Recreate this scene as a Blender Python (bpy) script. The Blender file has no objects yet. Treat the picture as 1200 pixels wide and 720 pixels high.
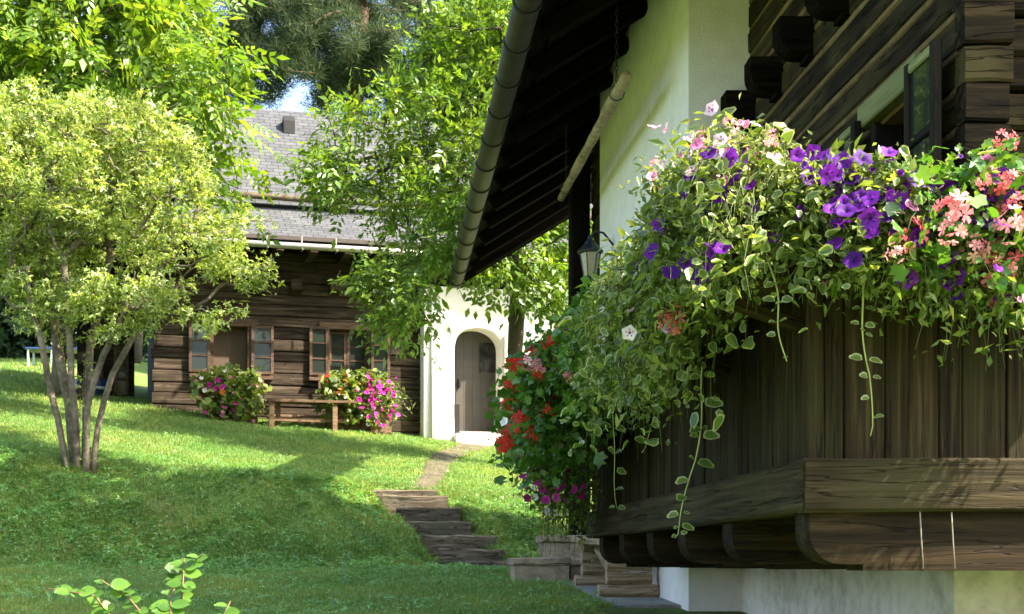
import bpy, math, random
import numpy as np
from mathutils import Vector, Matrix, Euler

random.seed(7)
RNG = np.random.default_rng(7)
SC = bpy.context.scene
COL = SC.collection

# ------------------------------------------------------------------ camera, sky, sun, exposure
EYE = 1.0                      # eye height; the paving by the house is about 0.36 below it
cd = bpy.data.cameras.new('camera')
cam = bpy.data.objects.new('camera', cd); COL.objects.link(cam)
cam.location = (0, 0, EYE); cam.rotation_euler = (math.radians(90), 0, 0)
cd.sensor_width = 36; cd.lens = 45
cd.shift_x = 0.125; cd.shift_y = 0.25
cd.clip_start = 0.05; cd.clip_end = 1500
cd.dof.use_dof = True; cd.dof.focus_distance = 7.0; cd.dof.aperture_fstop = 9
SC.camera = cam

SUN = Vector((0.62, -0.27, 0.73)).normalized()
w = bpy.data.worlds.new('World'); SC.world = w; w.use_nodes = True
nt = w.node_tree; nt.nodes.clear()
sky = nt.nodes.new('ShaderNodeTexSky'); sky.sky_type = 'NISHITA'; sky.sun_disc = False
sky.sun_elevation = math.asin(SUN.z); sky.sun_rotation = math.atan2(SUN.x, SUN.y)
sky.air_density = 1.0; sky.dust_density = 3.0; sky.ozone_density = .6
bg = nt.nodes.new('ShaderNodeBackground'); bg.inputs['Strength'].default_value = 0.15
wo = nt.nodes.new('ShaderNodeOutputWorld')
nt.links.new(sky.outputs[0], bg.inputs[0]); nt.links.new(bg.outputs[0], wo.inputs[0])

sd = bpy.data.lights.new('sun', 'SUN'); sd.energy = 5.0; sd.angle = math.radians(0.53); sd.color = (1.0, 0.92, 0.77)
sun = bpy.data.objects.new('sun', sd); COL.objects.link(sun)
sun.rotation_euler = SUN.to_track_quat('Z', 'Y').to_euler(); sun.location = (20, -4, 30)

vs = SC.view_settings
vs.view_transform = 'Standard'; vs.look = 'None'; vs.gamma = 1; vs.use_curve_mapping = False
vs.exposure = 2.2
SC.render.engine = 'CYCLES'
SC.cycles.max_bounces = 8; SC.cycles.diffuse_bounces = 4; SC.cycles.glossy_bounces = 3
SC.cycles.transmission_bounces = 6; SC.cycles.transparent_max_bounces = 6
SC.cycles.use_denoising = True

# ------------------------------------------------------------------ helpers
WM = {}
FPX = 1500.0
def PX(px, py, Y):
    return Vector(((px - 450) / FPX * Y, Y, EYE + (660 - py) / FPX * Y))
def V3(*a): return Vector(a)

def link(o, parent=None, M=None):
    COL.objects.link(o)
    M = M or Matrix.Identity(4)
    if parent is not None:
        o.parent = parent; o.matrix_parent_inverse = WM[parent].inverted()
    o.matrix_basis = M; WM[o] = M
    return o
def tag(o, label=None, cat=None, group=None, kind=None):
    if label: o['label'] = label
    if cat: o['category'] = cat
    if group: o['group'] = group
    if kind: o['kind'] = kind
    return o
def thing(name, label, cat, loc, group=None):
    o = bpy.data.objects.new(name, None); o.empty_display_size = .2
    link(o, None, Matrix.Translation(loc))
    return tag(o, label, cat, group)
def mesh_py(name, verts, faces, mats, smooth=False, fm=None):
    me = bpy.data.meshes.new(name)
    me.from_pydata([tuple(v) for v in verts], [], faces)
    for m in (mats if isinstance(mats, (list, tuple)) else [mats]): me.materials.append(m)
    if smooth: me.polygons.foreach_set('use_smooth', [True] * len(faces))
    if fm is not None: me.polygons.foreach_set('material_index', fm)
    me.update(); return me
def obj(name, me, parent=None, M=None):
    return link(bpy.data.objects.new(name, me), parent, M)
def np_mesh(name, V, F, mats, fm=None, smooth=False):
    me = bpy.data.meshes.new(name)
    V = np.ascontiguousarray(V, dtype=np.float32).reshape(-1, 3); F = np.ascontiguousarray(F, dtype=np.int32).reshape(-1, 3)
    me.vertices.add(len(V)); me.vertices.foreach_set('co', V.ravel())
    me.loops.add(F.size); me.loops.foreach_set('vertex_index', F.ravel())
    me.polygons.add(len(F)); me.polygons.foreach_set('loop_start', np.arange(0, F.size, 3, dtype=np.int32))
    for m in (mats if isinstance(mats, (list, tuple)) else [mats]): me.materials.append(m)
    if fm is not None: me.polygons.foreach_set('material_index', np.asarray(fm, dtype=np.int32))
    if smooth: me.polygons.foreach_set('use_smooth', np.ones(len(F), dtype=bool))
    me.update(calc_edges=True); me.validate()
    return me
def basis(a, b, up=(0, 0, 1)):
    a = Vector(a); b = Vector(b); x = (b - a); L = x.length; x.normalize()
    up = Vector(up); z = up - up.dot(x) * x
    if z.length < 1e-4: z = Vector((0, 1, 0)) - x * x.y
    z.normalize(); y = z.cross(x)
    M = Matrix((x, y, z)).transposed().to_4x4(); M.translation = (a + b) / 2
    return M, L
def rough_box(L, W, H, seg=2, jit=.004, bev=.008):
    """chamfered bar along local X, a little uneven"""
    w, h = W / 2, H / 2; b = min(bev, w * .8, h * .8)
    sec = [(-w + b, -h), (w - b, -h), (w, -h + b), (w, h - b), (w - b, h), (-w + b, h), (-w, h - b), (-w, -h + b)]
    V = []; F = []
    for i in range(seg + 1):
        x = -L / 2 + L * i / seg; oy = random.uniform(-jit, jit); oz = random.uniform(-jit, jit)
        for (y, z) in sec: V.append((x + random.uniform(-jit, jit) * .5, y + oy + random.uniform(-jit, jit) * .4, z + oz + random.uniform(-jit, jit) * .4))
    for i in range(seg):
        for k in range(8):
            a = i * 8 + k; c = i * 8 + (k + 1) % 8
            F.append((a, a + 8, c + 8, c))
    F.append(tuple(range(8))); n = seg * 8
    F.append(tuple(n + k for k in range(7, -1, -1)))
    F = [tuple(reversed(f)) for f in F]
    return V, F
def board(name, a, b, W, H, mat, parent, up=(0, 0, 1), seg=2, jit=.004, bev=.008):
    M, L = basis(a, b, up)
    V, F = rough_box(L, W, H, seg, jit, bev)
    return obj(name, mesh_py(name, V, F, mat), parent, M)
def box(name, lo, hi, mat, parent=None, bev=.006, jit=0.0, seg=1):
    lo = Vector(lo); hi = Vector(hi)
    c = (lo + hi) / 2; d = hi - lo
    return board(name, (lo.x, c.y, c.z), (hi.x, c.y, c.z), d.y, d.z, mat, parent, bev=bev, jit=jit, seg=seg)
def prism(name, pts, o, ax, ay, ext, mat, parent=None):
    """2-D outline pts in axes ax, ay at o, pushed along ext"""
    o = Vector(o); ax = Vector(ax); ay = Vector(ay); ext = Vector(ext)
    n = len(pts)
    V = [ax * p[0] + ay * p[1] for p in pts] + [ax * p[0] + ay * p[1] + ext for p in pts]
    F = [tuple(range(n)), tuple(range(2 * n - 1, n - 1, -1))]
    for i in range(n):
        j = (i + 1) % n; F.append((i, i + n, j + n, j))
    if ax.cross(ay).dot(ext) > 0: F = [tuple(reversed(f)) for f in F]
    return obj(name, mesh_py(name, V, F, mat), parent, Matrix.Translation(o))
def tube_np(pts, rad, sides=6):
    pts = np.asarray(pts, float); n = len(pts); rad = np.broadcast_to(rad, n)
    d = np.gradient(pts, axis=0); d /= np.linalg.norm(d, axis=1, keepdims=True) + 1e-9
    ref = np.array([0.31, 0.95, 0.05]) if abs(d[0][1]) < .8 else np.array([1., 0, 0.1])
    s = np.cross(d, ref); s /= np.linalg.norm(s, axis=1, keepdims=True) + 1e-9
    u = np.cross(s, d)
    ang = np.linspace(0, 2 * np.pi, sides, endpoint=False)
    V = pts[:, None, :] + rad[:, None, None] * (np.cos(ang)[None, :, None] * s[:, None, :] + np.sin(ang)[None, :, None] * u[:, None, :])
    V = V.reshape(-1, 3); F = []
    i = np.arange(n - 1)[:, None] * sides; k = np.arange(sides)[None, :]; k2 = (k + 1) % sides
    a = (i + k).ravel(); b = (i + k2).ravel(); c = (i + sides + k2).ravel(); e = (i + sides + k).ravel()
    F = np.concatenate([np.stack([a, b, c], 1), np.stack([a, c, e], 1)])
    caps = []
    for q in range(1, sides - 1):
        caps.append((0, q + 1, q)); m = (n - 1) * sides; caps.append((m, m + q, m + q + 1))
    return V, np.concatenate([F, np.array(caps)])
def tube(name, pts, rad, mat, parent=None, sides=8, smooth=True):
    V, F = tube_np([tuple(p) for p in pts], rad, sides)
    c = Vector(V.mean(0))
    return obj(name, np_mesh(name, V - np.array(c), F, mat, smooth=smooth), parent, Matrix.Translation(c))
def join_np(parts):
    Vs, Fs, n = [], [], 0
    for V, F in parts:
        Vs.append(V); Fs.append(F + n); n += len(V)
    return np.concatenate(Vs), np.concatenate(Fs)
def lathe(name, prof, n, mat, parent, M):
    V = []; F = []
    for (r, z) in prof:
        for k in range(n): V.append((r * math.cos(2 * math.pi * k / n), r * math.sin(2 * math.pi * k / n), z))
    for i in range(len(prof) - 1):
        for k in range(n): F.append((i * n + k, i * n + (k + 1) % n, (i + 1) * n + (k + 1) % n, (i + 1) * n + k))
    F.append(tuple(range(n - 1, -1, -1))); F.append(tuple((len(prof) - 1) * n + k for k in range(n)))
    return obj(name, mesh_py(name, V, F, mat), parent, M)

# ------------------------------------------------------------------ materials
class N:
    def __init__(s, name):
        s.m = bpy.data.materials.new(name); s.m.use_nodes = True
        s.t = s.m.node_tree; s.t.nodes.clear()
        s.out = s.t.nodes.new('ShaderNodeOutputMaterial')
    def n(s, typ, **kw):
        nd = s.t.nodes.new('ShaderNode' + typ)
        for k, v in kw.items():
            if k in nd.inputs: s.i(nd, k, v)
            else: setattr(nd, k, v)
        return nd
    def i(s, nd, k, v):
        if hasattr(v, 'node'): s.t.links.new(v, nd.inputs[k])
        else: nd.inputs[k].default_value = v
    def l(s, a, b): s.t.links.new(a, b)
def c4(c): return (c[0], c[1], c[2], 1)
def ramp(g, fac, stops):
    r = g.n('ValToRGB'); g.l(fac, r.inputs[0])
    e = r.color_ramp.elements
    while len(e) < len(stops): e.new(.5)
    for x, (p, c) in zip(e, stops): x.position = p; x.color = c4(c)
    return r.outputs[0]
def mixc(g, fac, a, b, mode='MIX'):
    m = g.n('Mix', data_type='RGBA', blend_type=mode)
    for idx, v in ((0, fac), (6, a), (7, b)):
        if hasattr(v, 'node'): g.l(v, m.inputs[idx])
        else: m.inputs[idx].default_value = v if idx == 0 else c4(v)
    return m.outputs[2]
def wood(name, c1, c2, c3=None, along=.8, across=10, rough=.75, bump=.5, stain=None, crack=True, spec=.10):
    g = N(name); tc = g.n('TexCoord'); oi = g.n('ObjectInfo')
    off = g.n('VectorMath', operation='SCALE'); off.inputs[0].default_value = (37, 53, 71); g.l(oi.outputs['Random'], off.inputs['Scale'])
    ad = g.n('VectorMath', operation='ADD'); g.l(tc.outputs['Object'], ad.inputs[0]); g.l(off.outputs[0], ad.inputs[1])
    mp = g.n('Mapping'); g.l(ad.outputs[0], mp.inputs[0]); mp.inputs['Scale'].default_value = (along, across, across)
    n1 = g.n('TexNoise'); g.l(mp.outputs[0], n1.inputs['Vector']); n1.inputs['Scale'].default_value = 2.2; n1.inputs['Detail'].default_value = 7; n1.inputs['Roughness'].default_value = .65; n1.inputs['Distortion'].default_value = .6
    col = ramp(g, n1.outputs[0], [(.32, c1), (.52, c2), (.70, c3 or c2)])
    n2 = g.n('TexNoise'); g.l(ad.outputs[0], n2.inputs['Vector']); n2.inputs['Scale'].default_value = 1.7; n2.inputs['Detail'].default_value = 4
    if stain:
        f = ramp(g, n2.outputs[0], [(.48, (0, 0, 0)), (.66, (.75, .75, .75))])
        col = mixc(g, f, col, stain)
    hs = g.n('HueSaturation'); g.l(col, hs.inputs['Color'])
    mr = g.n('MapRange'); g.l(oi.outputs['Random'], mr.inputs[0]); mr.inputs[3].default_value = .72; mr.inputs[4].default_value = 1.28
    g.l(mr.outputs[0], hs.inputs['Value']); col = hs.outputs[0]
    h = n1.outputs[0]
    if crack:
        mp2 = g.n('Mapping'); g.l(ad.outputs[0], mp2.inputs[0]); mp2.inputs['Scale'].default_value = (along * .4, across * .4, across * .4)
        vo = g.n('TexNoise'); g.l(mp2.outputs[0], vo.inputs['Vector']); vo.inputs['Scale'].default_value = 3; vo.inputs['Detail'].default_value = 5
        ck = ramp(g, vo.outputs[0], [(.484, (1, 1, 1)), (.495, (.0, .0, .0)), (.506, (1, 1, 1))])
        col = mixc(g, .75, col, ck, 'MULTIPLY')
        ma = g.n('Math', operation='MULTIPLY_ADD'); g.l(ck, ma.inputs[0]); ma.inputs[1].default_value = .8; g.l(h, ma.inputs[2]); h = ma.outputs[0]
    bp = g.n('Bump'); bp.inputs['Strength'].default_value = bump; bp.inputs['Distance'].default_value = .015; g.l(h, bp.inputs['Height'])
    p = g.n('BsdfPrincipled'); g.l(col, p.inputs['Base Color']); p.inputs['Roughness'].default_value = rough; p.inputs['Specular IOR Level'].default_value = spec
    g.l(bp.outputs[0], p.inputs['Normal']); g.l(p.outputs[0], g.out.inputs[0])
    return g.m
def rocky(name, c1, c2, scale=8, bump=.4, rough=.85, c3=None, dist=.02, detail=8):
    g = N(name); tc = g.n('TexCoord'); oi = g.n('ObjectInfo')
    ad = g.n('VectorMath', operation='ADD'); g.l(tc.outputs['Object'], ad.inputs[0])
    sc = g.n('VectorMath', operation='SCALE'); sc.inputs[0].default_value = (31, 17, 23); g.l(oi.outputs['Random'], sc.inputs['Scale']); g.l(sc.outputs[0], ad.inputs[1])
    n1 = g.n('TexNoise'); g.l(ad.outputs[0], n1.inputs['Vector']); n1.inputs['Scale'].default_value = scale; n1.inputs['Detail'].default_value = detail; n1.inputs['Roughness'].default_value = .62
    n2 = g.n('TexNoise'); g.l(ad.outputs[0], n2.inputs['Vector']); n2.inputs['Scale'].default_value = scale * .14; n2.inputs['Detail'].default_value = 5
    a = g.n('Math', operation='ADD'); g.l(n1.outputs[0], a.inputs[0]); g.l(n2.outputs[0], a.inputs[1])
    hf = g.n('Math', operation='MULTIPLY'); g.l(a.outputs[0], hf.inputs[0]); hf.inputs[1].default_value = .5
    col = ramp(g, hf.outputs[0], [(.36, c1), (.52, c2), (.66, c3 or c2)])
    bp = g.n('Bump'); bp.inputs['Strength'].default_value = bump; bp.inputs['Distance'].default_value = dist; g.l(n1.outputs[0], bp.inputs['Height'])
    p = g.n('BsdfPrincipled'); g.l(col, p.inputs['Base Color']); p.inputs['Roughness'].default_value = rough; p.inputs['Specular IOR Level'].default_value = .2
    g.l(bp.outputs[0], p.inputs['Normal']); g.l(p.outputs[0], g.out.inputs[0])
    return g.m
def plain(name, c, rough=.6, metal=0.0, spec=.4, var=.15, scale=30):
    g = N(name); tc = g.n('TexCoord')
    n1 = g.n('TexNoise'); g.l(tc.outputs['Object'], n1.inputs['Vector']); n1.inputs['Scale'].default_value = scale; n1.inputs['Detail'].default_value = 4
    lo = tuple(x * (1 - var) for x in c); hi = tuple(min(1, x * (1 + var)) for x in c)
    col = ramp(g, n1.outputs[0], [(.3, lo), (.7, hi)])
    p = g.n('BsdfPrincipled'); g.l(col, p.inputs['Base Color']); p.inputs['Roughness'].default_value = rough
    p.inputs['Metallic'].default_value = metal; p.inputs['Specular IOR Level'].default_value = spec
    g.l(p.outputs[0], g.out.inputs[0]); return g.m
def leaf(name, stops, trans=.45, rough=.38, spec=.5, tcol=(1.25, 1.15, .5)):
    """leaf colour varies from leaf to leaf; part of the light passes through"""
    g = N(name); ge = g.n('NewGeometry'); oi = g.n('ObjectInfo')
    ra = g.n('Math', operation='ADD'); g.l(ge.outputs['Random Per Island'], ra.inputs[0]); g.l(oi.outputs['Random'], ra.inputs[1])
    rf_ = g.n('Math', operation='FRACT'); g.l(ra.outputs[0], rf_.inputs[0]); ri = rf_.outputs[0]
    col = ramp(g, ri, stops)
    tc = g.n('TexCoord'); n1 = g.n('TexNoise'); g.l(tc.outputs['Object'], n1.inputs['Vector']); n1.inputs['Scale'].default_value = .9; n1.inputs['Detail'].default_value = 3
    mr = g.n('MapRange'); g.l(n1.outputs[0], mr.inputs[0]); mr.inputs[1].default_value = .3; mr.inputs[2].default_value = .7; mr.inputs[3].default_value = .75; mr.inputs[4].default_value = 1.25
    hs = g.n('HueSaturation'); g.l(col, hs.inputs['Color']); g.l(mr.outputs[0], hs.inputs['Value']); col = hs.outputs[0]
    p = g.n('BsdfPrincipled'); g.l(col, p.inputs['Base Color']); p.inputs['Roughness'].default_value = rough; p.inputs['Specular IOR Level'].default_value = spec
    tcm = mixc(g, 1.0, col, tcol, 'MULTIPLY')
    tr = g.n('BsdfTranslucent'); g.l(tcm, tr.inputs['Color'])
    mx = g.n('MixShader'); mx.inputs[0].default_value = trans; g.l(p.outputs[0], mx.inputs[1]); g.l(tr.outputs[0], mx.inputs[2])
    g.l(mx.outputs[0], g.out.inputs[0]); return g.m
def glass(name, tint=(.02, .025, .02), rough=.03):
    g = N(name)
    tc = g.n('TexCoord'); n1 = g.n('TexNoise'); g.l(tc.outputs['Object'], n1.inputs['Vector']); n1.inputs['Scale'].default_value = 5
    bp = g.n('Bump'); bp.inputs['Strength'].default_value = .08; bp.inputs['Distance'].default_value = .02; g.l(n1.outputs[0], bp.inputs['Height'])
    p = g.n('BsdfPrincipled'); p.inputs['Base Color'].default_value = c4(tint); p.inputs['Roughness'].default_value = rough
    p.inputs['Specular IOR Level'].default_value = .22
    g.l(bp.outputs[0], p.inputs['Normal'])
    g.l(p.outputs[0], g.out.inputs[0]); return g.m

M = {}
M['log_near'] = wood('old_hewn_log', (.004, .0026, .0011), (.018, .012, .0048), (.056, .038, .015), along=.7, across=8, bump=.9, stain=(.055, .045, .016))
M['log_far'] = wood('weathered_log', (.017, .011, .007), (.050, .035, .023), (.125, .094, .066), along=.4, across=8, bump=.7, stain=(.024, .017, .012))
M['plank'] = wood('balcony_plank', (.005, .0032, .0012), (.024, .015, .0056), (.068, .048, .019), along=.5, across=15, bump=.6, stain=(.029, .026, .009))
M['rail'] = wood('balcony_rail_wood', (.010, .007, .003), (.030, .021, .009), (.066, .049, .023), along=.6, across=14, bump=.6, stain=(.038, .034, .013))
M['joist'] = wood('joist_wood', (.004, .0024, .001), (.017, .0105, .0045), (.042, .026, .011), along=.6, across=9, bump=.5)
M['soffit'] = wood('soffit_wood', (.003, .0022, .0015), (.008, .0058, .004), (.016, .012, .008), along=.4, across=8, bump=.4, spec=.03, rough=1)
M['post'] = wood('dark_post_wood', (.003, .0024, .0018), (.008, .006, .004), spec=.04, along=.5, across=9)
M['step'] = wood('step_timber', (.050, .036, .023), (.13, .10, .066), (.24, .19, .135), along=1.2, across=10, bump=.9, stain=(.08, .085, .05))
M['bench'] = wood('bench_log', (.15, .105, .062), (.30, .215, .13), (.40, .30, .19), along=1.2, across=11, bump=.6)
M['benchfar'] = wood('bench_timber', (.085, .052, .03), (.17, .105, .062), (.24, .16, .10), along=1.2, across=11, bump=.4)
M['frame'] = wood('window_frame_wood', (.045, .027, .018), (.085, .053, .036), (.13, .085, .06), along=1.5, across=14, bump=.3, crack=False)
M['darkframe'] = wood('dark_window_frame', (.006, .005, .0035), (.016, .012, .008), along=1.5, across=14, bump=.3, crack=False)
M['paleboard'] = wood('pale_lintel_board', (.14, .15, .06), (.20, .21, .09), (.26, .26, .13), along=1, across=9, bump=.4, crack=False)
M['chink'] = rocky('chinking_clay', (.06, .036, .014), (.14, .09, .036), scale=9, c3=(.21, .145, .06))
M['plaster'] = rocky('white_plaster', (.74, .68, .63), (.82, .76, .72), scale=60, bump=.6, c3=(.86, .81, .77), dist=.012)
M['basewall'] = rocky('base_plaster', (.42, .36, .28), (.70, .62, .53), scale=9, bump=.4, c3=(.80, .73, .64), dist=.015)
M['concrete'] = rocky('paving_concrete', (.16, .15, .125), (.25, .24, .205), scale=26, bump=.35, c3=(.32, .305, .27))
M['kerb'] = rocky('kerb_stone', (.09, .085, .075), (.17, .16, .14), scale=40, bump=.6)
M['stone'] = rocky('rough_sandstone', (.15, .11, .07), (.31, .235, .155), scale=14, bump=.9, c3=(.43, .34, .235))
M['soil'] = rocky('soil', (.03, .02, .012), (.07, .05, .03), scale=30, bump=.6)
M['gutter'] = plain('gutter_zinc', (.036, .029, .020), rough=.6, metal=.15, scale=7, var=.25)
M['strap'] = plain('gutter_strap_metal', (.008, .007, .006), rough=.6, metal=.2)
M['pipe'] = plain('pale_gutter_metal', (.42, .40, .37), rough=.35, metal=.6)
M['copper'] = plain('copper_flashing', (.060, .046, .040), rough=.6, metal=.2)
M['lantern'] = plain('lantern_iron', (.022, .030, .038), rough=.4, metal=.3)
M['lglass'] = plain('lantern_glass', (.32, .28, .17), rough=.15, spec=.6)
M['chain'] = plain('chain_iron', (.05, .045, .04), rough=.6, metal=.6)
M['door'] = plain('door_paint', (.052, .043, .033), rough=.6, scale=3, var=.2)
M['dark'] = plain('dark_interior', (.010, .008, .007), rough=.9)
M['blind'] = plain('brown_blind', (.075, .048, .03), rough=.8)
M['glass'] = glass('window_glass')
M['blue'] = plain('blue_plastic', (.03, .06, .16), rough=.4)
M['white'] = plain('white_plastic', (.72, .72, .72), rough=.4)
M['sunstreak'] = plain('painted_sunstreak', (.20, .17, .13), rough=.8)  # pale tone painted for the sun slits on the front joist
M['bark_pale'] = rocky('pale_bark', (.055, .042, .027), (.14, .112, .075), scale=18, bump=.8, c3=(.25, .21, .145))
M['bark_dark'] = rocky('dark_bark', (.035, .026, .018), (.085, .065, .045), scale=14, bump=.9)
M['bark_walnut'] = rocky('lichen_bark', (.05, .045, .03), (.11, .10, .065), scale=14, bump=.8, c3=(.16, .16, .09))
M['bark_pine'] = rocky('pine_bark', (.07, .045, .03), (.16, .10, .07), scale=8, bump=.8)
M['polebark'] = rocky('dry_pole_bark', (.13, .095, .055), (.36, .27, .165), scale=22, bump=.8, c3=(.50, .40, .26))
M['stem'] = plain('green_stem', (.07, .10, .025), rough=.6)
M['stem2'] = plain('pale_vine_stem', (.30, .32, .10), rough=.6)
M['redstem'] = plain('brown_shoot', (.14, .08, .04), rough=.6)

M['l_walnut'] = leaf('walnut_leaf', [(0, (.075, .16, .012)), (.5, (.13, .235, .018)), (1, (.24, .33, .04))], trans=.5)
M['l_mid'] = leaf('middle_tree_leaf', [(0, (.065, .14, .012)), (.5, (.115, .21, .02)), (1, (.21, .31, .04))], trans=.48)
M['l_shrub'] = leaf('maple_leaf', [(0, (.10, .17, .022)), (.35, (.19, .28, .045)), (.65, (.33, .42, .11)), (1, (.60, .64, .34))], trans=.48)
M['l_bg'] = leaf('background_leaf', [(0, (.05, .12, .018)), (.5, (.10, .20, .03)), (1, (.17, .27, .05))], trans=.45)
M['l_hedge'] = leaf('hedge_leaf', [(0, (.012, .035, .010)), (1, (.035, .075, .02))], trans=.25)
M['needle'] = leaf('pine_needle', [(0, (.026, .046, .022)), (.6, (.055, .085, .036)), (1, (.115, .145, .06))], trans=.22, tcol=(1, 1, .7), rough=.7, spec=.1)
M['l_ger'] = leaf('geranium_leaf', [(0, (.04, .12, .014)), (.5, (.075, .185, .022)), (1, (.14, .26, .04))], trans=.42)
M['l_pet'] = leaf('petunia_leaf', [(0, (.07, .12, .018)), (.5, (.14, .20, .035)), (1, (.27, .32, .08))], trans=.42)
M['l_var'] = leaf('variegated_leaf_green', [(0, (.065, .12, .02)), (1, (.15, .22, .045))], trans=.4)
M['l_rim'] = leaf('variegated_leaf_rim', [(0, (.24, .27, .08)), (1, (.48, .48, .24))], trans=.4, tcol=(1.1, 1.1, .7))
M['l_front'] = leaf('shoot_leaf', [(0, (.05, .13, .012)), (1, (.11, .22, .025))], trans=.45)
M['weed'] = leaf('clover_leaf', [(0, (.06, .18, .035)), (.5, (.12, .29, .06)), (1, (.23, .41, .11))], trans=.35)
def petal(name, c, c2): return leaf(name, [(0, c), (1, c2)], trans=.35, rough=.6, spec=.2, tcol=(1.1, 1.0, 1.05))
M['p_purple'] = petal('purple_petal', (.045, .003, .13), (.21, .022, .40))
M['p_purple_c'] = petal('purple_throat', (.03, .003, .09), (.06, .005, .14))
M['p_pink'] = petal('pink_petal', (.62, .16, .34), (.75, .32, .48))
M['p_pink_c'] = petal('pink_throat', (.40, .04, .16), (.48, .06, .2))
M['p_pale'] = petal('pale_petal', (.62, .46, .54), (.74, .62, .66))
M['p_pale_c'] = petal('pale_throat', (.22, .05, .14), (.28, .07, .18))
M['p_mag'] = petal('magenta_petal', (.42, .012, .22), (.58, .04, .36))
M['p_mag_c'] = petal('magenta_throat', (.20, .005, .10), (.26, .01, .14))
M['p_white'] = petal('white_petal', (.70, .70, .68), (.82, .80, .80))
M['p_white_c'] = petal('white_throat', (.55, .5, .3), (.6, .55, .3))
M['p_coral'] = petal('coral_petal', (.72, .10, .12), (.82, .26, .26))
M['p_red'] = petal('red_petal', (.56, .015, .012), (.72, .07, .03))
M['p_gpink'] = petal('geranium_pink_petal', (.70, .24, .26), (.80, .42, .40))
M['p_orange'] = petal('orange_petal', (.75, .14, .03), (.85, .26, .05))

# slate roof
g = N('slate_roof'); tc = g.n('TexCoord')
br = g.n('TexBrick'); br.offset = .5; br.squash = 1.0
g.l(tc.outputs['Object'], br.inputs['Vector'])
br.inputs['Scale'].default_value = 1; br.inputs['Brick Width'].default_value = .24; br.inputs['Row Height'].default_value = .125
br.inputs['Mortar Size'].default_value = .008; br.inputs['Mortar Smooth'].default_value = .3; br.inputs['Bias'].default_value = 0
br.inputs['Color1'].default_value = c4((.058, .060, .066)); br.inputs['Color2'].default_value = c4((.084, .087, .093)); br.inputs['Mortar'].default_value = c4((.018, .018, .02))
n1 = g.n('TexNoise'); g.l(tc.outputs['Object'], n1.inputs['Vector']); n1.inputs['Scale'].default_value = .8; n1.inputs['Detail'].default_value = 6
f = ramp(g, n1.outputs[0], [(.35, (.8, .8, .8)), (.7, (1.12, 1.1, 1.05))]); col = mixc(g, 1.0, br.outputs[0], f, 'MULTIPLY')
bp = g.n('Bump'); bp.inputs['Strength'].default_value = .7; bp.inputs['Distance'].default_value = .03; g.l(br.outputs['Fac'], bp.inputs['Height']); bp.invert = True
p = g.n('BsdfPrincipled'); g.l(col, p.inputs['Base Color']); p.inputs['Roughness'].default_value = .75; p.inputs['Specular IOR Level'].default_value = .2
g.l(bp.outputs[0], p.inputs['Normal']); g.l(p.outputs[0], g.out.inputs[0]); M['slate'] = g.m

# ground: soil and moss under the blades, bare in patches
g = N('lawn_ground'); tc = g.n('TexCoord')
n1 = g.n('TexNoise'); g.l(tc.outputs['Object'], n1.inputs['Vector']); n1.inputs['Scale'].default_value = .55; n1.inputs['Detail'].default_value = 6
n2 = g.n('TexNoise'); g.l(tc.outputs['Object'], n2.inputs['Vector']); n2.inputs['Scale'].default_value = 16; n2.inputs['Detail'].default_value = 6; n2.inputs['Roughness'].default_value = .7
ca = ramp(g, n2.outputs[0], [(.3, (.045, .08, .016)), (.55, (.11, .18, .035)), (.75, (.19, .25, .065))])
cb = ramp(g, n2.outputs[0], [(.3, (.10, .085, .04)), (.7, (.20, .18, .085))])
fm = ramp(g, n1.outputs[0], [(.52, (0, 0, 0)), (.66, (.8, .8, .8))])
col = mixc(g, fm, ca, cb)
bp = g.n('Bump'); bp.inputs['Strength'].default_value = .6; bp.inputs['Distance'].default_value = .03; g.l(n2.outputs[0], bp.inputs['Height'])
p = g.n('BsdfPrincipled'); g.l(col, p.inputs['Base Color']); p.inputs['Roughness'].default_value = .9; p.inputs['Specular IOR Level'].default_value = .1
g.l(bp.outputs[0], p.inputs['Normal']); g.l(p.outputs[0], g.out.inputs[0]); M['ground'] = g.m
M['dirt'] = rocky('trodden_earth', (.045, .037, .021), (.088, .073, .044), scale=22, bump=.7, c3=(.14, .118, .075))

# grass blade
g = N('grass_blade'); ge = g.n('NewGeometry'); tc = g.n('TexCoord')
n1 = g.n('TexNoise'); g.l(tc.outputs['Object'], n1.inputs['Vector']); n1.inputs['Scale'].default_value = .8; n1.inputs['Detail'].default_value = 5
a1 = ramp(g, ge.outputs['Random Per Island'], [(0, (.08, .17, .030)), (.55, (.175, .285, .060)), (.9, (.31, .39, .12)), (1, (.50, .46, .23))])
a2 = ramp(g, n1.outputs[0], [(.32, (.75, .95, .8)), (.5, (1, 1, 1)), (.68, (1.35, 1.15, .95))])
col = mixc(g, 1.0, a1, a2, 'MULTIPLY')
p = g.n('BsdfPrincipled'); g.l(col, p.inputs['Base Color']); p.inputs['Roughness'].default_value = .55; p.inputs['Specular IOR Level'].default_value = .3
tr = g.n('BsdfTranslucent'); g.l(mixc(g, 1.0, col, (1.2, 1.1, .6), 'MULTIPLY'), tr.inputs['Color'])
mx = g.n('MixShader'); mx.inputs[0].default_value = .4; g.l(p.outputs[0], mx.inputs[1]); g.l(tr.outputs[0], mx.inputs[2]); g.l(mx.outputs[0], g.out.inputs[0]); M['blade'] = g.m

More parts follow.
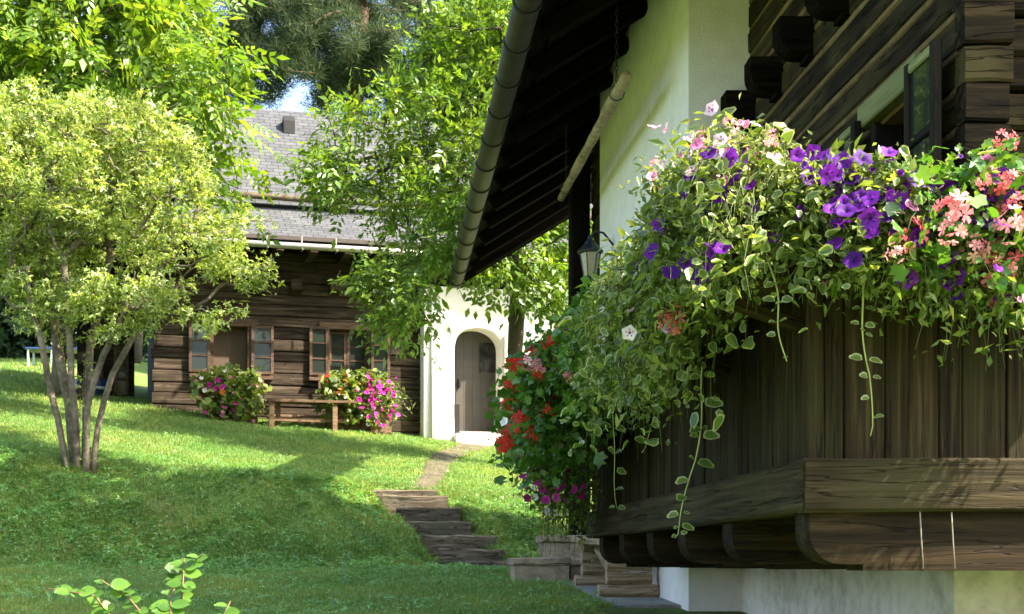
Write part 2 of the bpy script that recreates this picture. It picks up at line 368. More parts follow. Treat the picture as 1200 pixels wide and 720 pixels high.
# ------------------------------------------------------------------ terrain
def smax(a, b, k): return (a + b + np.sqrt((a - b) ** 2 + k * k)) / 2
def smin(a, b, k): return (a + b - np.sqrt((a - b) ** 2 + k * k)) / 2
def rel(x, y):
    x = np.asarray(x, float); y = np.asarray(y, float)
    L = -.36 + .055 * (np.maximum(y, -6) - 9.5)
    xc = np.clip(x, -9, 3)
    yt = np.where(x < 1, 14.45 + .1 * np.clip(x + 4, 0, 5), 14.95 + .25 * np.clip(x - 1, 0, 4))
    u0 = 1.02 - .085 * xc
    yb = 17.0 + .1 * np.clip(x - 1, 0, 4)
    Lt = -.36 + .055 * (yt - 9.5)
    B = Lt + (y - yt) * (u0 - Lt) / (yb - yt)
    yy = np.minimum(y, 46) - yb; yy = np.where(y > 25, (25 - yb) + (yy - (25 - yb)) * .80, yy)
    U = u0 + (.187 - .004 * xc) * yy + np.clip(y - 46, 0, 60) * .03
    r = smax(L, smin(U, B, .16), .12)
    n = .022 * np.sin(1.7 * x + .6 * y) + .018 * np.sin(2.9 * y - 1.3 * x + 1) + .012 * np.sin(5.1 * x + 3.3 * y) + .010 * np.sin(7.7 * x - 6.1 * y + 2)
    bank = np.clip((y - 14.2) / .8, 0, 1) * np.clip((17.6 - y) / .8, 0, 1)
    n2_ = .02 * np.sin(4.3 * x + 2.2 * y + .7) * np.sin(3.1 * y - 2.0 * x) + .015 * np.sin(9.1 * x + 1.2) * np.sin(8.3 * y + 5 * x)
    r = r + (n + n2_ * bank * 1.6) * (.55 + 1.7 * bank) * np.clip((2.2 - x) / .8, 0, 1)
    # the flight of steps is let into the bank
    t = np.clip((y - 14.9) / 2.3, 0, 1); cx = 1.12 - .85 * t
    inside = np.clip((.50 - np.abs(x - cx)) / .12, 0, 1) * np.clip((y - 14.85) / .15, 0, 1) * np.clip((17.35 - y) / .25, 0, 1)
    return r - .22 * inside
def gz(x, y): return float(rel(x, y)) + EYE
def spaced(segs):
    out = []
    for a, b, n in segs: out += list(np.linspace(a, b, n, endpoint=False))
    return np.array(out + [segs[-1][1]])
gx = spaced([(-260, -60, 10), (-60, -14, 16), (-14, -6, 24), (-6, 3, 80), (3, 12, 24), (12, 60, 14), (60, 260, 10)])
gy = spaced([(-60, 0, 14), (0, 8, 20), (8, 14, 44), (14, 18.4, 70), (18.4, 28, 64), (28, 60, 40), (60, 420, 16)])
XX, YY = np.meshgrid(gx, gy); ZZ = rel(XX, YY) + EYE
nx, ny = len(gx), len(gy)
Vg = np.stack([XX, YY, ZZ], -1).reshape(-1, 3)
ii = (np.arange(ny - 1)[:, None] * nx + np.arange(nx - 1)[None, :]).ravel()
Fg = np.concatenate([np.stack([ii, ii + 1, ii + nx + 1], 1), np.stack([ii, ii + nx + 1, ii + nx], 1)])
lawn = obj('lawn', np_mesh('lawn', Vg, Fg, M['ground'], smooth=True)); tag(lawn, 'green lawn with a steep bank rising to the far house', 'lawn', kind='structure')

# trodden path from the top of the steps to the arched door
pv = []; pf = []; NP = 34; NW = 8
path_c = lambda y: .42 + (y - 17.3) * .165 + .10 * math.sin(y * .8)
for i in range(NP + 1):
    y = 17.4 + (25.75 - 17.4) * i / NP; c = path_c(y); hw = .33 + .10 * math.sin(y * 1.9) + .16 * i / NP
    for k in range(NW + 1):
        e = abs(k / NW * 2 - 1); x = c + (k / NW * 2 - 1) * (hw + random.uniform(-.05, .05) * e)
        pv.append((x, y, gz(x, y) + .016 - .03 * e ** 3))
for i in range(NP):
    for k in range(NW): a = i * (NW + 1) + k; pf.append((a, a + 1, a + NW + 2, a + NW + 1))
path = obj('path', mesh_py('path', pv, pf, M['dirt'], True)); tag(path, 'trodden bare earth path to the arched door', 'path', kind='structure')

# ------------------------------------------------------------------ the timber house on the right
house = thing('timber_house', 'old dark log house with white plaster bay and flowered balcony on the right', 'house', (4, 8, gz(4, 8)))
XW = 2.70
def Z(r): return r + EYE
# walls (core behind the logs)
wall = box('wall', (XW + .19, 6.42, Z(-.4)), (8, 14.2, Z(4.7)), M['dark'], house)
LH = .192
z = Z(.32); k = 0
while z < Z(4.9):
    h = LH * random.uniform(.9, 1.12)
    zc = z + h / 2
    spans = [(5.95 + random.uniform(-.03, .03), 9.5)]
    if Z(1.32) < zc < Z(2.46): spans = [(spans[0][0], 6.42), (7.02, 9.5)]
    for (y0, y1) in spans:
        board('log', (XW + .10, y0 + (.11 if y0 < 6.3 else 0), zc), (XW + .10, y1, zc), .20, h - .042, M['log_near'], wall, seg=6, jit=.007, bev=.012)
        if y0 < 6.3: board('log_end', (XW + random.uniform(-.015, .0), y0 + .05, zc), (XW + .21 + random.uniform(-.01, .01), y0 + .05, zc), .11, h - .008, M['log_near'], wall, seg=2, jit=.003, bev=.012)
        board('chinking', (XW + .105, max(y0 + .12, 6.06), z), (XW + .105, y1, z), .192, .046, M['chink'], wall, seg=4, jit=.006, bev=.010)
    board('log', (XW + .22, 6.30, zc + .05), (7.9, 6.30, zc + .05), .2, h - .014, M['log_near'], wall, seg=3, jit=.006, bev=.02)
    z += h; k += 1
# plaster bay, base walls
bay = prism('plaster_bay', [(0, 0), (2.0, 0), (2.0, 1), (0, 1)], (2.26, 9.5, Z(-.5)), (1, 0, 0), (0, 0, 5.7), (0, 3.9, 0), M['plaster'], house)
base = prism('base_wall', [(2.65, 5.95), (8, 5.95), (8, 9.498), (2.65, 9.498)], (0, 0, Z(-1.0)), (1, 0, 0), (0, 1, 0), (0, 0, 1.29), M['basewall'], house)
k = 0; z = Z(-.3)
while z < Z(4.9):
    h = LH * random.uniform(.95, 1.1)
    board('log', (2.42, 13.402, z + h / 2), (2.42, 14.3, z + h / 2), .2, h - .016, M['log_near'], wall, seg=2, jit=.004, bev=.02); z += h
for i, y in enumerate([14.2]):
    board('post', (2.165, y, Z(-.4)), (2.165, y, Z(4.72)), .21, .22, M['post'], house, up=(0, 1, 0), seg=3, jit=.006, bev=.02)
# beam heads on the wall
def bracket_pts(L, H, r):
    pts = [(0, H), (-L, H), (-L, r)]
    for a in range(0, 91, 15):
        t = math.radians(a); pts.append((-L + r - r * math.cos(t), r - r * math.sin(t)))
    pts += [(-L + r + .045, 0), (-L + r + .045, -.03), (0, -.03)]
    return pts
for y in (9.31, 8.69, 8.05, 7.43, 6.8):
    prism('beam_head', bracket_pts(.23, .23, .13), (XW + .02, y, Z(3.21)), (1, 0, 0), (0, 0, 1), (0, .16, 0), M['soffit'], house)
# window in the log wall
win = box('window', (XW + .165, 6.42, Z(1.30)), (XW + .185, 7.02, Z(2.46)), M['dark'], house, bev=.001)
for (a, b) in (((XW - .012, 6.445, 0), None), ((XW - .012, 6.995, 0), None)):
    board('jamb', (a[0] + .06, a[1], Z(1.30)), (a[0] + .06, a[1], Z(2.40)), .16, .05, M['darkframe'], win, up=(0, 1, 0))
board('lintel', (XW - .030, 6.36, Z(2.47)), (XW - .030, 7.12, Z(2.47)), .07, .13, M['paleboard'], win, seg=3, jit=.003)
board('sill', (XW - .03, 6.36, Z(1.27)), (XW - .03, 7.08, Z(1.27)), .14, .06, M['darkframe'], win)
def casement(y0, y1, x, z0, z1, parent, bars=(.5,)):
    c = board('casement', (x, y0 + .025, z0), (x, y0 + .025, z1), .045, .05, M['darkframe'], parent, up=(0, 1, 0), jit=.001)
    board('stile', (x, y1 - .025, z0), (x, y1 - .025, z1), .045, .05, M['darkframe'], c, up=(0, 1, 0), jit=.001)
    for zz in [z0 + .028, z1 - .028] + [z0 + (z1 - z0) * f for f in bars]:
        board('rail', (x, y0 + .051, zz), (x, y1 - .051, zz), .04, .05, M['paleboard'] if zz > z1 - .1 else M['darkframe'], c, jit=.001)
    box('pane', (x - .004, y0 + .045, z0 + .05), (x + .004, y1 - .045, z1 - .05), M['glass'], c, bev=.001)
casement(6.03, 6.38, XW - .09, Z(1.30), Z(2.47), win, (.33, .66))
casement(7.06, 7.34, XW - .09, Z(1.30), Z(2.44), win, (.33, .66))
# roof
EX, EH, SL = 1.22, 4.30, .61
def roofz(x): return Z(EH + SL * (x - EX))
nrm = Vector((-SL, 0, 1)).normalized()
def slab(name, x0, x1, y0, y1, off, th, mat, parent):
    o = Vector((0, y0, 0)); pts = []
    a = Vector((x0, 0, roofz(x0))) + nrm * off; b = Vector((x1, 0, roofz(x1))) + nrm * off
    c = b + nrm * th; d = a + nrm * th
    return prism(name, [(q.x, q.z) for q in (a, b, c, d)], (0, y0, 0), (1, 0, 0), (0, 0, 1), (0, y1 - y0, 0), mat, parent)
roof = slab('roof', EX - .06, 5.0, 4.3, 14.5, .03, .12, M['soffit'], house)
roof2 = slab('roof', EX - .06, 3.0, 14.503, 19.0, .03, .12, M['soffit'], house)
prism('roof', [(5.003, roofz(5.0) + .03), (8.6, roofz(5.0) - 3.6 * SL), (8.6, roofz(5.0) - 3.6 * SL + .14), (5.003, roofz(5.0) + .17)], (0, 4.3, 0), (1, 0, 0), (0, 0, 1), (0, 10.2, 0), M['soffit'], house)
x = EX - .05
while x < 4.0:                                        # soffit boards run along the eave
    wd = random.uniform(.17, .24); xm = x + wd / 2
    for (ya, yb) in ((4.35, 11.9), (11.905, 18.95)):
        if xm > 2.4 and ya < 6: ya_ = 4.35; yb_ = 6.3
        else: ya_, yb_ = ya, yb
        if xm > 2.9 and ya > 6: continue
        zz = roofz(xm) + .012 + random.uniform(-.006, .004)
        board('soffit_board', (xm, ya_, zz), (xm, yb_, zz), wd / 1.17 * 1.15, .022, M['soffit'], roof if ya < 10 else roof2, up=nrm, seg=1, jit=.002, bev=.003)
    x += wd
y = 4.48
while y < 18.9:
    far = y > 14.3
    x1 = 2.95 if far else 4.1 if y < 6.1 else (2.2 if 9.45 < y < 13.45 else 2.66)
    a = Vector((EX + .02, y, roofz(EX + .02))) - nrm * .085; b = Vector((x1, y, roofz(x1))) - nrm * .085
    board('rafter', a, b, .13, .16, M['soffit'], roof2 if y > 14.5 else roof, up=nrm, seg=2, jit=.004, bev=.01)
    y += .82
board('verge_board', Vector((EX - .06, 19.02, roofz(EX - .06))) + nrm * .02, Vector((3.0, 19.02, roofz(3.0))) + nrm * .02, .035, .24, M['soffit'], roof2, up=nrm, seg=2, jit=.003)
board('fascia', (EX - .075, 5.05, roofz(EX) - .03), (EX - .075, 18.95, roofz(EX) - .03), .03, .2, M['soffit'], roof, seg=4, jit=.003)
# gutter: half round, open at the top, with straps
def half_round(r, n=10, th=.006):
    V = []; a = [math.pi + math.pi * i / n for i in range(n + 1)]
    return [(r * math.cos(t), r * math.sin(t)) for t in a], [((r - th) * math.cos(t), (r - th) * math.sin(t)) for t in reversed(a)]
GX, GZ, GR = 1.075, Z(4.21), .105
o_, i_ = half_round(GR)
gut = prism('gutter', o_ + i_, (GX, 7.0, GZ), (1, 0, 0), (0, 0, 1), (0, 12.1, 0), M['gutter'], house)
gut.data.polygons.foreach_set('use_smooth', [False] * 2 + [True] * (len(gut.data.polygons) - 2))
o_, i_ = half_round(GR + .012, th=.011)
strap = prism('strap', o_ + i_, (GX, 7.3, GZ), (1, 0, 0), (0, 0, 1), (0, .035, 0), M['strap'], gut)
y = 7.95
while y < 19:
    obj('strap', strap.data, gut, Matrix.Translation((GX, y + random.uniform(-.05, .05), GZ))); y += .78
o_, i_ = half_round(GR); prism('end_cap', o_, (GX, 19.101, GZ), (1, 0, 0), (0, 0, 1), (0, .012, 0), M['gutter'], gut)

# balcony: deck with its planks, rails and joists
deck = box('balcony', (1.63, 4.88, Z(.20)), (2.645, 9.5, Z(.25)), M['joist'], house)
box('deck_front', (2.647, 4.88, Z(.20)), (4.6, 6.1, Z(.25)), M['joist'], deck)
for y in (4.81, 5.88, 6.80, 7.62, 8.54, 9.34):
    L = 3.0 if y < 5.5 else 1.1
    pts = [(0, .215), (0, .12)]
    for a in range(0, 91, 15):
        t = math.radians(a); pts.append((.12 - .12 * math.cos(t), .12 - .12 * math.sin(t)))
    pts += [(.2, 0), (.2, -.024), (L, -.024), (L, .215)]
    prism('joist', pts, (1.60, y, Z(-.005)), (1, 0, 0), (0, 0, 1), (0, .17, 0), M['joist'], deck)
board('rail', (1.568, 4.82, Z(.29)), (4.6, 4.82, Z(.29)), .12, .20, M['rail'], deck, seg=6, jit=.004, bev=.012)
board('rail', (1.62, 4.775, Z(.29)), (1.62, 9.9, Z(.29)), .115, .198, M['rail'], deck, seg=6, jit=.004, bev=.012)
xs = [1.60, 1.668, 1.745, 1.90, 2.10, 2.19, 2.36]
while xs[-1] < 4.4: xs.append(xs[-1] + random.uniform(.1, .2))
for a, b in zip(xs[:-1], xs[1:]):
    d = random.uniform(-.006, .006)
    board('plank', ((a + b) / 2, 4.865 + d, Z(.30)), ((a + b) / 2, 4.865 + d, Z(1.22)), b - a - .005, .03, M['plank'], deck, up=(0, -1, 0), seg=3, jit=.002, bev=.005)
y = 4.90
while y < 9.9:
    wd = random.uniform(.12, .21); d = random.uniform(-.008, .008)
    board('plank', (1.66 + d, y + wd / 2, Z(.30)), (1.66 + d, y + wd / 2, Z(1.22)), wd - .006, .03, M['plank'], deck, up=(-1, 0, 0), seg=3, jit=.002, bev=.005); y += wd
board('handrail', (1.58, 4.875, Z(1.25)), (4.6, 4.875, Z(1.25)), .14, .06, M['plank'], deck, seg=4)
board('handrail', (1.65, 4.95, Z(1.25)), (1.65, 9.9, Z(1.25)), .14, .058, M['plank'], deck, seg=4)
for y in (5.0, 6.1, 7.2, 8.3, 9.3):
    board('box_arm', (1.64, y, Z(.92)), (1.34, y, Z(1.03)), .05, .05, M['plank'], deck)
for x in (1.8, 2.4, 3.0): board('box_arm', (x, 4.85, Z(.93)), (x, 4.56, Z(1.03)), .05, .05, M['plank'], deck)
for (px, lab) in ((1078, 'left thin streak of sunlight modelled as a pale strand below the balcony rail'), (1115, 'right thin streak of sunlight modelled as a pale strand below the balcony rail')):  # thin pale tubes stand in for sunlight falling through the deck gaps
    c = tube('sunstreak', [PX(px, 600, 4.77), PX(px + 1.5, 630, 4.765), PX(px + 2, 638, 4.77), PX(px + 4, 667, 4.768)], .0026, M['sunstreak'], None, sides=5)
    tag(c, lab, 'sunstreak', 'modelled streaks of sunlight under the balcony')

# flower boxes hung outside the handrail
def flower_box(lo, hi, lab):
    t = thing('flower_box', lab, 'flower box', ((lo[0] + hi[0]) / 2, (lo[1] + hi[1]) / 2, lo[2]), 'flower boxes on the balcony')
    (x0, y0, z0), (x1, y1, z1) = lo, hi; th = .018
    box('side_panel', (x0, y0, z0), (x0 + th, y1, z1), M['plank'], t, bev=.003); box('side_panel', (x1 - th, y0, z0), (x1, y1, z1), M['plank'], t, bev=.003)
    box('end_panel', (x0 + th + .001, y0, z0), (x1 - th - .001, y0 + th, z1), M['plank'], t, bev=.003); box('end_panel', (x0 + th + .001, y1 - th, z0), (x1 - th - .001, y1, z1), M['plank'], t, bev=.003)
    box('soil', (x0 + th + .001, y0 + th + .001, z0 + .002), (x1 - th - .001, y1 - th - .001, z1 - .025), M['soil'], t, bev=.001)
flower_box((1.38, 4.92, Z(1.055)), (1.575, 7.1, Z(1.23)), 'dark wooden flower box on the receding balcony side, nearer one')
flower_box((1.38, 7.15, Z(1.055)), (1.575, 9.45, Z(1.23)), 'dark wooden flower box on the receding balcony side, farther one')
flower_box((1.60, 4.60, Z(1.055)), (2.9, 4.785, Z(1.23)), 'dark wooden flower box under the purple petunias on the balcony front')

# paving beside the house
pav = box('paving', (1.8, 9.75, Z(-.5)), (2.27, 13.6, Z(-.345)), M['concrete'], None); tag(pav, 'pale concrete paving along the white house base', 'paving', kind='structure')
for i in range(4):
    y0 = 9.74 + i * .98; zt = Z(-.34 + .055 * (y0 - 9.6) + .02)
    prism('paving_slab', [(0, -.06), (.97, -.007), (.97, .045), (0, -.008)], (1.74, y0, zt), (0, 1, 0), (0, 0, 1), (.53, 0, 0), M['concrete'], pav)
k1 = box('kerb', (1.80, 9.2, Z(-.6)), (2.26, 9.72, Z(-.375)), M['kerb'], None, bev=.012); k1['kind'] = 'structure'
k2 = box('kerb', (2.27, 6.0, Z(-.8)), (2.64, 9.45, Z(-.39)), M['kerb'], None, bev=.012); k2['kind'] = 'structure'

# ------------------------------------------------------------------ hanging pole, lantern, bench, stone blocks
pole = thing('hanging_pole', 'rough pale wooden pole hung level under the dark eave on chains', 'pole', (1.9, 12, Z(3.85)))
pp = []; pr = []
for i in range(15):
    t = i / 14; pp.append((1.9 + random.uniform(-.004, .004), 10.05 + 3.7 * t, Z(3.82 + .10 * t) + random.uniform(-.004, .004))); pr.append(.048 + random.uniform(-.006, .007) - .004 * t)
tube('log', pp, pr, M['polebark'], pole, sides=10)
def chain(x, y, z0, z1, parent):
    n = int((z1 - z0) / .042); parts = []
    for i in range(n):
        zc = z0 + (i + .5) * (z1 - z0) / n; a = np.linspace(0, 2 * np.pi, 9)
        ax = (1, 0) if i % 2 else (0, 1)
        pts = np.stack([x + ax[0] * .011 * np.cos(a), y + ax[1] * .011 * np.cos(a), zc + .027 * np.sin(a)], 1)
        parts.append(tube_np(pts, .0035, 4))
    a = np.linspace(0, 2 * np.pi, 15); parts.append(tube_np(np.stack([x + .062 * np.cos(a), y + 0 * a, z0 - .05 + .062 * np.sin(a)], 1), .005, 5))
    V, F = join_np(parts); c = Vector((x, y, z0))
    o = obj('chain', np_mesh('chain', V - np.array(c), F, M['chain']), parent, Matrix.Translation(c)); o['kind'] = 'stuff'
chain(1.9, 10.45, Z(3.885), roofz(1.9) - .16, pole); chain(1.9, 13.35, Z(3.965), roofz(1.9) - .16, pole)

lan = thing('wall_lantern', 'blue-black iron lantern half hidden by geraniums beside the dark post', 'lantern', (2.07, 12.6, Z(2.95)))
LM = Matrix.Translation((2.03, 12.6, Z(2.80)))
lathe('cap', [(.125, .25), (.13, .265), (.09, .31), (.055, .345), (.05, .36), (.028, .385), (.02, .42), (.004, .43)], 12, M['lantern'], lan, LM)
lathe('glass_body', [(.060, .02), (.098, .245)], 6, M['lglass'], lan, LM)
lathe('foot', [(.02, -.03), (.05, -.01), (.07, .0), (.068, .018)], 8, M['lantern'], lan, LM)
for k in range(6):
    a = math.pi * 2 * k / 6; board('bar', LM @ Vector((.064 * math.cos(a), .064 * math.sin(a), .015)), LM @ Vector((.103 * math.cos(a), .103 * math.sin(a), .255)), .009, .009, M['lantern'], lan, up=(math.cos(a), math.sin(a), 0), seg=1, jit=0, bev=.002)
tube('arm', [(2.03, 12.6, Z(3.20)), (2.07, 12.6, Z(3.27)), (2.16, 12.6, Z(3.25)), (2.258, 12.6, Z(3.13))], .011, M['lantern'], lan, sides=6)

bench = thing('log_bench', 'pale log bench with stacked log legs against the white house base', 'bench', (2.0, 11.2, Z(-.28)))
def logleg(yc, zb):
    specs = [(1.765, 2.25, .115), (1.83, 2.20, .105), (1.83, 2.20, .105), (1.84, 2.19, .10)]
    z = zb
    for (x0, x1, d) in specs:
        board('leg_log', (x0, yc, z + d / 2), (x1, yc, z + d / 2), .15, d - .003, M['bench'], bench, seg=3, jit=.003, bev=.036); z += d
    return z
zt = logleg(10.55, Z(-.292)); zt2 = logleg(11.85, Z(-.225))
board('seat', (1.90, 10.35, zt + .034), (1.90, 12.2, zt2 + .034), .30, .06, M['bench'], bench, seg=3)
board('seat', (2.13, 10.37, zt + .034), (2.13, 12.15, zt2 + .034), .15, .06, M['bench'], bench, seg=3)
board('brace', (1.90, 10.72, Z(-.05)), (1.88, 11.15, zt - .01), .085, .085, M['bench'], bench, seg=2, bev=.025)

def stone_block(x0, x1, y0, y1, z0, z1, lab):
    t = thing('stone_trough', lab, 'trough', ((x0 + x1) / 2, (y0 + y1) / 2, z0), 'stone troughs beside the bench')
    box('body', (x0 + .025, y0 + .03, z0), (x1 - .02, y1 - .03, z1 - .075), M['stone'], t, bev=.014, jit=.008, seg=4)
    box('cap', (x0, y0, z1 - .073), (x1, y1, z1), M['stone'], t, bev=.014, jit=.006, seg=4)
stone_block(1.24, 1.80, 12.3, 12.9, Z(-.26), Z(.055), 'low grey stone trough in the grass at the foot of the steps')
stone_block(1.66, 2.12, 13.3, 14.0, Z(-.25), Z(.29), 'taller grey stone trough behind the bench under the petunias')
stone_block(1.82, 2.25, 12.62, 13.25, Z(-.25), Z(.05), 'grey stone trough half hidden behind the log bench')

# garden steps
steps = thing('garden_steps', 'weathered timber steps set into the grass bank', 'steps', (.9, 15, Z(-.08)))
sp = [(432, 512, 574, 584, 17.1), (448, 525, 580, 598, 16.75), (465, 540, 595, 614, 16.4), (473, 552, 611, 628, 16.05),
      (495, 582, 627, 644, 15.7), (515, 597, 643, 658, 15.35), (533, 598, 657, 671, 15.0)]
for (x0, x1, y0, y1, Y) in sp:
    a = PX(x0, (y0 + y1) / 2, Y); b = PX(x1, (y0 + y1) / 2 + random.uniform(0, 2), Y); h = (y1 - y0) / FPX * Y + .09
    board('step', a + Vector((0, .12, -.042)), b + Vector((0, .10 + random.uniform(-.03, .03), -.042)), .24, h, M['step'], steps, seg=4, jit=.008, bev=.022)
a = PX(500, 678, 14.2); b = PX(598, 676, 14.2)
fl = board('edging_timber', (a.x, 14.2, gz(a.x, 14.2) - .01), (b.x, 14.25, gz(b.x, 14.25) - .01), .16, .06, M['step'], steps, seg=4, jit=.008, bev=.02)

# ------------------------------------------------------------------ the far house
TT = Vector((.974, .225, 0)).normalized(); NN = Vector((.225, -.974, 0)).normalized(); O0 = Vector((1.907, 26, 0))
def upx(px, w=0.0):
    k = (px - 450) / FPX; o = O0 + NN * w
    return (k * o.y - o.x) / (TT.x - TT.y * k)
def F3(u, w, z): q = O0 + TT * u + NN * w; return Vector((q.x, q.y, z))
def fz(px, py, w=0.0):
    q = O0 + TT * upx(px, w) + NN * w; return EYE + (660 - py) / FPX * q.y
def FP(px, py, w=0.0): return F3(upx(px, w), w, fz(px, py, w))
far = thing('farmhouse', 'dark log farmhouse with grey slate roof and white arched doorway beyond the lawn', 'house', F3(-3, -2, 3.4))
def fbox(name, u0, u1, w0, w1, z0, z1, mat, parent, bev=.006, jit=0.0, seg=1):
    wm = (w0 + w1) / 2; zm = (z0 + z1) / 2
    return board(name, F3(u0, wm, zm), F3(u1, wm, zm), abs(w1 - w0), z1 - z0, mat, parent, seg=seg, jit=jit, bev=bev)
uL, uR = upx(181), upx(496)
ZB = 3.05; ZE = 7.25
fwall = fbox('wall', uL + .1, 5.4, -5.2, -.235, ZB - .3, ZE - .1, M['dark'], far)
ZB_logs = 3.2
wins = [(upx(247), upx(293), fz(270, 437), fz(270, 383)), (upx(383), upx(435), fz(410, 441), fz(410, 387))]
z = ZB_logs; i = 0
while z < ZE:
    h = .215 * random.uniform(.9, 1.12); zc = z + h / 2
    spans = [(uL - random.uniform(.0, .06), uR)]
    for (a, b, z0, z1) in wins:
        if z0 - .05 < zc < z1 + .05:
            ns = []
            for (p_, q_) in spans:
                if p_ < a < q_: ns += [(p_, a - .03), (b + .03, q_)]
                else: ns.append((p_, q_))
            spans = ns
    for (p_, q_) in spans:
        wj = random.uniform(-.012, .012)
        fbox('log', p_, q_, -.2 + wj, 0 + wj, z, z + h - .014, M['log_far'], fwall, bev=.012, jit=.005, seg=6)
    # short end logs of the crossing wall
    if i % 2 == 0 and i < 0: fbox('log_end', uL + .02, uL + .24, 0.015, .26 + random.uniform(-.02, .02), z + .05, z + h + .03, M['log_far'], fwall, bev=.02, jit=.004)
    z += h; i += 1
fbox('plinth', uL + .1, uR, -.3, .03, ZB - .5, ZB_logs - .004, M['basewall'], far, bev=.01)
# recessed left part with a porch
fbox('porch_wall', upx(95, -2.2), uL - .3, -2.6, -2.2, ZB - .3, ZE, M['log_far'], far, jit=.004, seg=3)
for px, w_ in ((97, -.3), (96, -2.0)): board('porch_post', F3(upx(px, w_), w_, ZB - .3), F3(upx(px, w_), w_, ZE), .2, .2, M['post'], far, up=NN, seg=2)
for px in (112, 142):
    wn = fbox('porch_window', upx(px - 7, -2.1), upx(px + 7, -2.1), -2.19, -2.14, fz(px, 462, -2.1), fz(px, 408, -2.1), M['glass'], far)
    z0, z1 = fz(px, 462, -2.1), fz(px, 408, -2.1); u0, u1 = upx(px - 7, -2.1), upx(px + 7, -2.1)
    for u in (u0, u1): fbox('frame_bar', u - .03, u + .03, -2.138, -2.08, z0, z1, M['frame'], wn)
    for f in (0, .33, .66, 1): fbox('frame_bar', u0 + .031, u1 - .031, -2.135, -2.09, z0 + (z1 - z0) * f - .025, z0 + (z1 - z0) * f + .025, M['frame'], wn)
# windows with opened casements
def leaf_casement(u0, u1, z0, z1, parent, w=.07, n=3):
    c = fbox('casement', u0, u0 + .055, w - .022, w + .022, z0, z1, M['frame'], parent, bev=.004)
    fbox('stile', u1 - .055, u1, w - .022, w + .022, z0, z1, M['frame'], c, bev=.004)
    for f in range(n + 1):
        zz = z0 + .028 + (z1 - z0 - .056) * f / n; t = .026 if f in (0, n) else .014
        fbox('glazing_bar', u0 + .056, u1 - .056, w - .018, w + .018, zz - t, zz + t, M['frame'], c, bev=.003)
    for f in range(n):
        za = z0 + .028 + (z1 - z0 - .056) * f / n; zb_ = z0 + .028 + (z1 - z0 - .056) * (f + 1) / n
        fbox('pane', u0 + .05, u1 - .05, w - .004, w + .004, za + .02, zb_ - .02, M['glass'], c, bev=.001)
for k, (cs, (a, b, z0, z1)) in enumerate(zip([(221, 246, 294, 320), (362, 384, 434, 456)], wins)):
    wn = fbox('window', a - .03, b + .03, -.215, -.2, z0 - .05, z1 + .05, M['blind'] if k == 0 else M['dark'], far, bev=.001)
    for u in (a, b): fbox('frame_post', u - .05, u + .05, -.195, .05, z0 + .001, z1 - .001, M['frame'], wn)
    fbox('lintel', a - .16, b + .16, -.19, .055, z1, z1 + .13, M['frame'], wn); fbox('sill', a - .2, b + .2, -.19, .13, z0 - .13, z0 - .002, M['paleboard'] if k == 0 else M['frame'], wn)
    for (p0, p1) in ((cs[0], cs[1]), (cs[2], cs[3])):
        leaf_casement(upx(p0), upx(p1), z0 - .02, z1 + .03, wn)
        um = upx((p0 + p1) / 2); fbox('casement_rest', um - .2, um + .2, .0, .14, z0 - .13, z0 - .06, M['frame'], wn); fbox('casement_hook', um - .02, um + .02, .10, .14, z0 - .3, z0 - .135, M['frame'], wn)
    if k == 1:                                          # inner sashes
        m = (a + b) / 2 - .02
        leaf_casement(a + .06, m - .005, z0 + .02, z1 - .02, wn, w=-.14); leaf_casement(m + .005, b - .06, z0 + .02, z1 - .02, wn, w=-.13)
# small beam brackets
for px in (345, 390, 300, 440):
    u = upx(px); prism('beam_bracket', [(0, 0), (.25, .08), (.25, .28), (0, .28)], F3(u - .09, 0.003, fz(px, 347)), NN, (0, 0, 1), TT * .2, M['log_far'], far)
# roof
WE = .92; ZEV = EYE + 6.19
RU0, RU1 = -8.7, 7.0
prof = [(WE, ZEV), (WE - 1.25, ZEV + .86), (WE - 1.25 - 2.57, ZEV + .86 + 2.86), (WE - 1.25 - 6.2, ZEV + .4)]
def roofpart(name, a, b, th, mat, ext=.0):
    A = F3(RU0, a[0], a[1]); B = F3(RU0, b[0], b[1]); up = (B - A).normalized(); nn = TT.cross(up).normalized()
    if nn.z < 0: nn = -nn
    Mx = Matrix((TT, up, TT.cross(up))).transposed().to_4x4(); Mx.translation = A
    L = (B - A).length; W_ = RU1 - RU0; s = 1 if TT.cross(up).z > 0 else -1
    V = [(0, 0, 0), (W_, 0, 0), (W_, L, 0), (0, L, 0), (0, 0, -s * th), (W_, 0, -s * th), (W_, L, -s * th), (0, L, -s * th)]
    Fc = [(0, 1, 2, 3), (7, 6, 5, 4), (0, 4, 5, 1), (1, 5, 6, 2), (2, 6, 7, 3), (3, 7, 4, 0)]
    return obj(name, mesh_py(name, V, Fc, mat), far, Mx)
roofpart('roof', prof[0], prof[1], .08, M['slate'])
rf = roofpart('roof', (prof[1][0] + .06, prof[1][1] + .04), (prof[2][0], prof[2][1]), .1, M['slate'])
roofpart('roof', (prof[2][0] - .01, prof[2][1] - .003), prof[3], .1, M['slate'])
tube('snow_guard', [F3(RU0 + .2 + i * 1.2, prof[1][0] + .16, prof[1][1] + .16 + .01 * (i % 2)) for i in range(13)], .065, M['step'], far, sides=8)
fbox('eave_flashing', RU0, RU1, WE - .02, WE + .03, ZEV - .09, ZEV - .005, M['copper'], far)
tube('gutter', [F3(RU0, WE + .14, ZEV - .22), F3(-3, WE + .14, ZEV - .225), F3(RU1, WE + .14, ZEV - .235)], .062, M['pipe'], far, sides=10)
